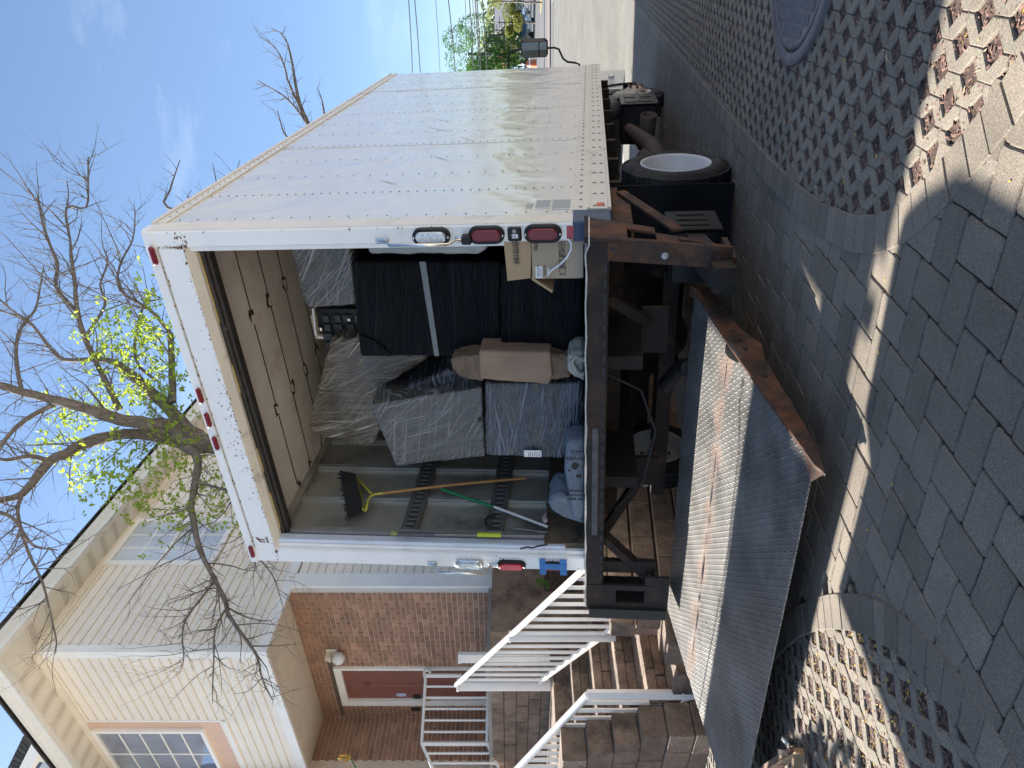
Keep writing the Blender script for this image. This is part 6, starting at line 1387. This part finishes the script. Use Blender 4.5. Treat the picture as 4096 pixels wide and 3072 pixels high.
# buildings
def bld(label, X0, X1, Yp0, Yp1, dist, col_, roofc=None, rows=0, cols=0, name='far_building'):
    z1 = CAMH - (X0 - 2048) / 2840 * dist; xa_ = (1536 - Yp1) / 2840 * dist; xb_ = (1536 - Yp0) / 2840 * dist; z0 = FARZ
    o = thing(name, label, 'building', ((xa_ + xb_) / 2, dist, z0), T=wd)
    wl_ = MB(wd).box(xa_, xb_, dist, dist + 12, z0, z1).build('wall', col_, o)
    if roofc: MB(wd).prism([(xa_ - .6, dist - .6, z1), (xb_ + .6, dist - .6, z1), (xb_ + .6, dist + 6, z1 + 3), (xa_ - .6, dist + 6, z1 + 3)], (0, 0, .2)).build('roof', roofc, o)
    for r_ in range(rows):
        for c_ in range(cols):
            cx_ = xa_ + (xb_ - xa_) * (c_ + .5) / cols; cz_ = z0 + (z1 - z0) * (r_ + .55) / rows; w_ = (xb_ - xa_) / cols * .3; h_ = (z1 - z0) / rows * .28
            wf = MB(wd).box(cx_ - w_ - .1, cx_ + w_ + .1, dist - .08, dist + .01, cz_ - h_ - .1, cz_ + h_ + .1).build('window', M_white, wl_)
    return o
for i, a in enumerate((('pale two storey block with grey roof at the top edge of the photo', 2050, 2084, -60, 58, 150, mat('b_tan', (.42, .36, .30), .8), mat('b_roof', (.22, .22, .23), .9), 2, 7),
          ('long grey roofed building behind the yellow green shrubs', 2020, 2084, -80, 88, 210, mat('b_grey', (.40, .39, .38), .8), mat('b_roof', (.22, .22, .23), .9), 2, 9),
          ('small red brick building behind the two dark poles', 1987, 2090, 176, 196, 190, mat('b_red', (.36, .12, .09), .8), None, 4, 3),
          ('low pale warehouse wall beside the mirror', 2030, 2110, 192, 300, 120, mat('b_pale', (.50, .50, .50), .8), None, 0, 0))): bld(*a)
for r_ in range(0): pass
# far tree belt, shrubs, street tree
def foliage(name, label, cat, cen, rad, n, s_, m, seed, trunk=None, par=None, kind=None, lump=9):
    q = random.Random(seed); b = MB(wd); c = Vector(cen); lumps = [(Vector((q.gauss(0, .45) * rad[0], q.gauss(0, .45) * rad[1], q.gauss(0, .45) * rad[2])), q.uniform(.3, .55)) for _ in range(lump)]
    for _ in range(n):
        l, r_ = q.choice(lumps); v = Vector((q.gauss(0, 1), q.gauss(0, 1), q.gauss(0, 1))).normalized() * q.uniform(.5, 1) ** .5 * r_; p = c + l + Vector((v.x * rad[0], v.y * rad[1], v.z * rad[2]))
        d = Vector((q.gauss(0, 1), q.gauss(0, 1), q.gauss(0, 1))).normalized() * s_ * q.uniform(.6, 1.4); e = d.orthogonal().normalized() * s_ * .5
        b.add([p - d, p + e, p + d, p - e], [(0, 1, 2, 3)])
    if kind: o = b.build(name, m, None, kind=kind); o['label'] = label; o['category'] = cat; return o
    o = thing(name, label, cat, (cen[0], cen[1], FARZ), T=wd); b.build('crown', m, o)
    t_ = MB(wd); limb(t_, [(cen[0], cen[1], FARZ), (cen[0] + .1, cen[1], cen[2] - rad[2] * .3), (cen[0], cen[1], cen[2] + rad[2] * .3)], [rad[0] * .07, rad[0] * .05, .03], 6); t_.build('trunk', M_bark, o)
    return o
c_ = Vector((38.037, 84.000, 4.573)); foliage('street_tree', 'full green tree standing behind the front of the truck', 'tree', c_, (3.4, 3.2, 4.3), 13000, .14, M_leafg, 2, lump=16)
c_ = Vector((39.714, 78.000, 1.155)); foliage('willow_shrub', 'tall yellow green shrub behind the parked cars', 'shrub', c_ + Vector((0, 0, -.3)), (1.9, 2, 1.1), 5000, .10, M_leafy, 4)
c_ = Vector((41.033, 85.000, 0.935)); foliage('willow_shrub', 'yellow green shrub around the feet of the two dark poles', 'shrub', c_, (1.8, 2, 1.2), 5000, .10, M_leafy, 6)
c_ = Vector((31.923, 60.000, 2.266)); foliage('overhanging_tree', 'yellow green tree crown at the top edge beyond the wires', 'tree', c_ + Vector((.3, 0, .2)), (1.3, 1.6, .8), 1800, .07, M_leafy, 8)
b = MB(wd); q = random.Random(9)
for _ in range(26000):
    x = q.uniform(-40, 320); z = FARZ + q.uniform(0, 1) * (11.5 + 2.5 * math.sin(x * .11) + 1.5 * math.sin(x * .37 + 1)); y = q.uniform(250, 290); s_ = q.uniform(.5, 1.2); d = Vector((q.gauss(0, 1), q.gauss(0, 1), q.gauss(0, 1))).normalized() * s_; e = d.orthogonal().normalized() * s_ * .7; p = Vector((x, y, z)); b.add([p - d, p + e, p + d, p - e], [(0, 1, 2, 3)])
o = b.build('far_wood', GH, None, kind='stuff'); o['label'] = 'hazy green belt of trees along the horizon'; o['category'] = 'trees'
# poles and wires
def pole(label, Xt, Yp, dist, arms, r_=.13):
    zt = CAMH - (Xt - 2048) / 2840 * dist; x = (1536 - Yp) / 2840 * dist; o = thing('utility_pole', label, 'utility pole', (x, dist, FARZ), T=wd, group='utility poles along the street')
    MB(wd).tube([(x, dist, FARZ), (x, dist, zt)], [r_ * 1.2, r_], 8).build('shaft', mat('pole_wood', (.06, .055, .05), .9), o)
    for i in range(arms): MB(wd).box(x - 1.1, x + 1.1, dist - .06, dist + .06, zt - .5 - i * .9, zt - .38 - i * .9).build('cross_arm', mat('pole_wood', (.06, .055, .05), .9), o)
pole('dark utility pole between the parked cars and the mirror', 1955, 142, 120, 0, .20); pole('tall dark utility pole just above the mirror', 1937, 165, 110, 0, .20); pole('utility pole with curled cables in front of the green tree', 1872, 217, 90, 1, .20)
pole('slender far pole with cross arms, upper of the two', 1990, 90, 140, 3, .12); pole('slender far pole with cross arms, lower of the two', 1978, 121, 130, 3, .12)
WR = [((1732, 0), (1760, 290), 'topmost thin wire over the truck roof line'), ((1783, 0), (1822, 290), 'dark wire second from the top'), ((1850, 0), (1866, 168), 'faint wire ending at the tree top'), ((1867, 0), (1896, 290), 'heavy dark wire in the middle of the group'),
      ((1880, 0), (1902, 180), 'thin wire just below the heavy one'), ((1890, 0), (1918, 290), 'upper wire of the close pair'), ((1897, 0), (1924, 290), 'lower wire of the close pair'), ((1919, 0), (1948, 290), 'thick cable lowest over the mirror'), ((1624, 0), (1650, 290), 'pair of high wires, upper strand'), ((1648, 0), (1681, 290), 'pair of high wires, lower strand')]
for (a, b__, lab) in WR:
    d0, d1 = 26, 34; q0 = Vector(((1536 - a[1]) / 2840 * d0, d0, CAMH - (a[0] - 2048) / 2840 * d0)); q1 = Vector(((1536 - b__[1]) / 2840 * d1, d1, CAMH - (b__[0] - 2048) / 2840 * d1)); q0 = q0 + (q0 - q1) * 1.5
    P = [q0.lerp(q1, k / 10) - Vector((0, 0, .10 * math.sin(math.pi * k / 10))) for k in range(11)]
    tag(MB(wd).tube(P, .011 if 'thin' in lab or 'faint' in lab else .020, 5).build('overhead_wire', M_blk, None), lab, 'wire', 'overhead wires')
b = MB(wd).tube([(41.554, 89.000, 4.476), (41.492, 89.000, 3.693), (41.178, 89.000, 2.909), (40.771, 89.000, 2.533), (40.301, 89.000, 2.753), (39.925, 89.000, 3.536), (39.611, 89.000, 4.163)], .05, 6).build('cable_loop', mat('pale_cable', (.4, .42, .4), .6), None); tag(b, 'pale looped cable hanging from the pole in front of the tree', 'cable')

# ------------------------------------------------------------------ what stands outside the view: houses across the lane, boards and a tree added to shape the shade
def simple_house(label, x0, x1, y0, y1, z1, m, T=tf, name='neighbour_house', win=True, zb=GZ - 2):
    o = thing(name, label, 'house', ((x0 + x1) / 2, (y0 + y1) / 2, GZ), T=T)
    w_ = MB(T).box(x0, x1, y0, y1, zb, z1).build('wall', m, o); MB(T).prism([(x0 - .4, y0 - .4, z1), (x0 - .4, y1 + .4, z1), ((x0 + x1) / 2, y1 + .4, z1 + 1.8), ((x0 + x1) / 2, y0 - .4, z1 + 1.8)], (0, 0, .15)).build('roof', M_shing, o)
    MB(T).prism([(x1 + .4, y0 - .4, z1), ((x0 + x1) / 2, y0 - .4, z1 + 1.8), ((x0 + x1) / 2, y1 + .4, z1 + 1.8), (x1 + .4, y1 + .4, z1)], (0, 0, .15)).build('roof', M_shing, o)
    if win:
        for yy in [y0 + 1 + 2.2 * k for k in range(int((y1 - y0 - 1) / 2.2))]:
            for zz in (.2, 2.9): MB(T).box(x0 - .05, x0 + .02, yy, yy + .9, zz, zz + 1.3).build('window', M_trim, w_)
    return o
peach = mat('peach_siding', (.55, .42, .31), .7, var=.12, vs_=.8)
simple_house('peach sided row house across the lane on the right, out of view', 12.5, 20, -2, 5, 4.4, peach)
simple_house('peach sided row house farther along the lane on the right, out of view', 13.5, 20, 6.5, 15, 4.0, peach)

ho = thing('shade_blocker', 'blank panels on tall posts added out of view to the left to cast shade', 'shade_blocker', (-8, -1.2, GZ - 1))  # unseen panels added to block the sun, shaped from the wanted shadow edges
HX = -8.
def hb(X0, X1, Y0, Y1, name):
    h0, h1 = (X0 - HX) / SX, (X1 - HX) / SX; hm_ = (h0 + h1) / 2
    MB().prism([(HX, Y0 - SY * h0, GZ + h0), (HX, Y1 - SY * h0, GZ + h0), (HX, Y1 - SY * h1, GZ + h1), (HX, Y0 - SY * h1, GZ + h1)], (-.08, 0, 0)).build(name, M_trim, ho)
hb(-2.6, 3.0, -1.405, -.975, 'panel'); hb(.06, 3.0, -.975, 1.2, 'panel'); hb(-2.6, -.2, -1.61, -1.405, 'panel'); hb(.43, 3.0, -1.485, -1.405, 'panel')
for y_ in (-1.2, 1.3): MB().box(HX - .25, HX - .10, y_ - .08, y_ + .08, GZ - 1, GZ + 8.6).build('post', M_etr, ho)  # unseen posts added to carry the shade panels
MB().box(HX - .12, HX - .085, -1.4, 1.5, GZ + 6.3, GZ + 6.4).build('shade_rail', M_etr, ho)
h2 = thing('shade_board', 'blank board with a slotted edge on one post, added out of view to the left to shape the shade', 'board', (-4.5, -2.6, GZ))  # unseen board added to cut the sunlight on the paving
def sh(P, name):
    MB().prism([(-4.5, Y_ - SY * (X_ + 4.5) / SX, GZ + (X_ + 4.5) / SX) for X_, Y_ in P], (-.03, 0, 0)).build(name, M_trim, h2)
sh([(-.83, -3.6), (-.83, -1.73), (-.25, -1.725), (-.12, -1.60), (.42, -1.545), (.54, -1.55), (.63, -1.64), (.73, -1.80), (.73, -3.6)], 'panel')
MB().box(-4.6, -4.535, -3.0, -2.9, GZ - .1, GZ + 3.9).build('post', M_etr, h2)  # unseen post added to carry the shade board
foliage('shade_tree', 'leafy young tree out of view to the left added so its shade dapples the lattice paving', 'tree', TM @ Vector((-6.0, -2.75, GZ + 2.75)), (.8, 1.1, .52), 4200, .055, M_leafg, 12, lump=16)  # unseen crown added to break the sunlight into dapples
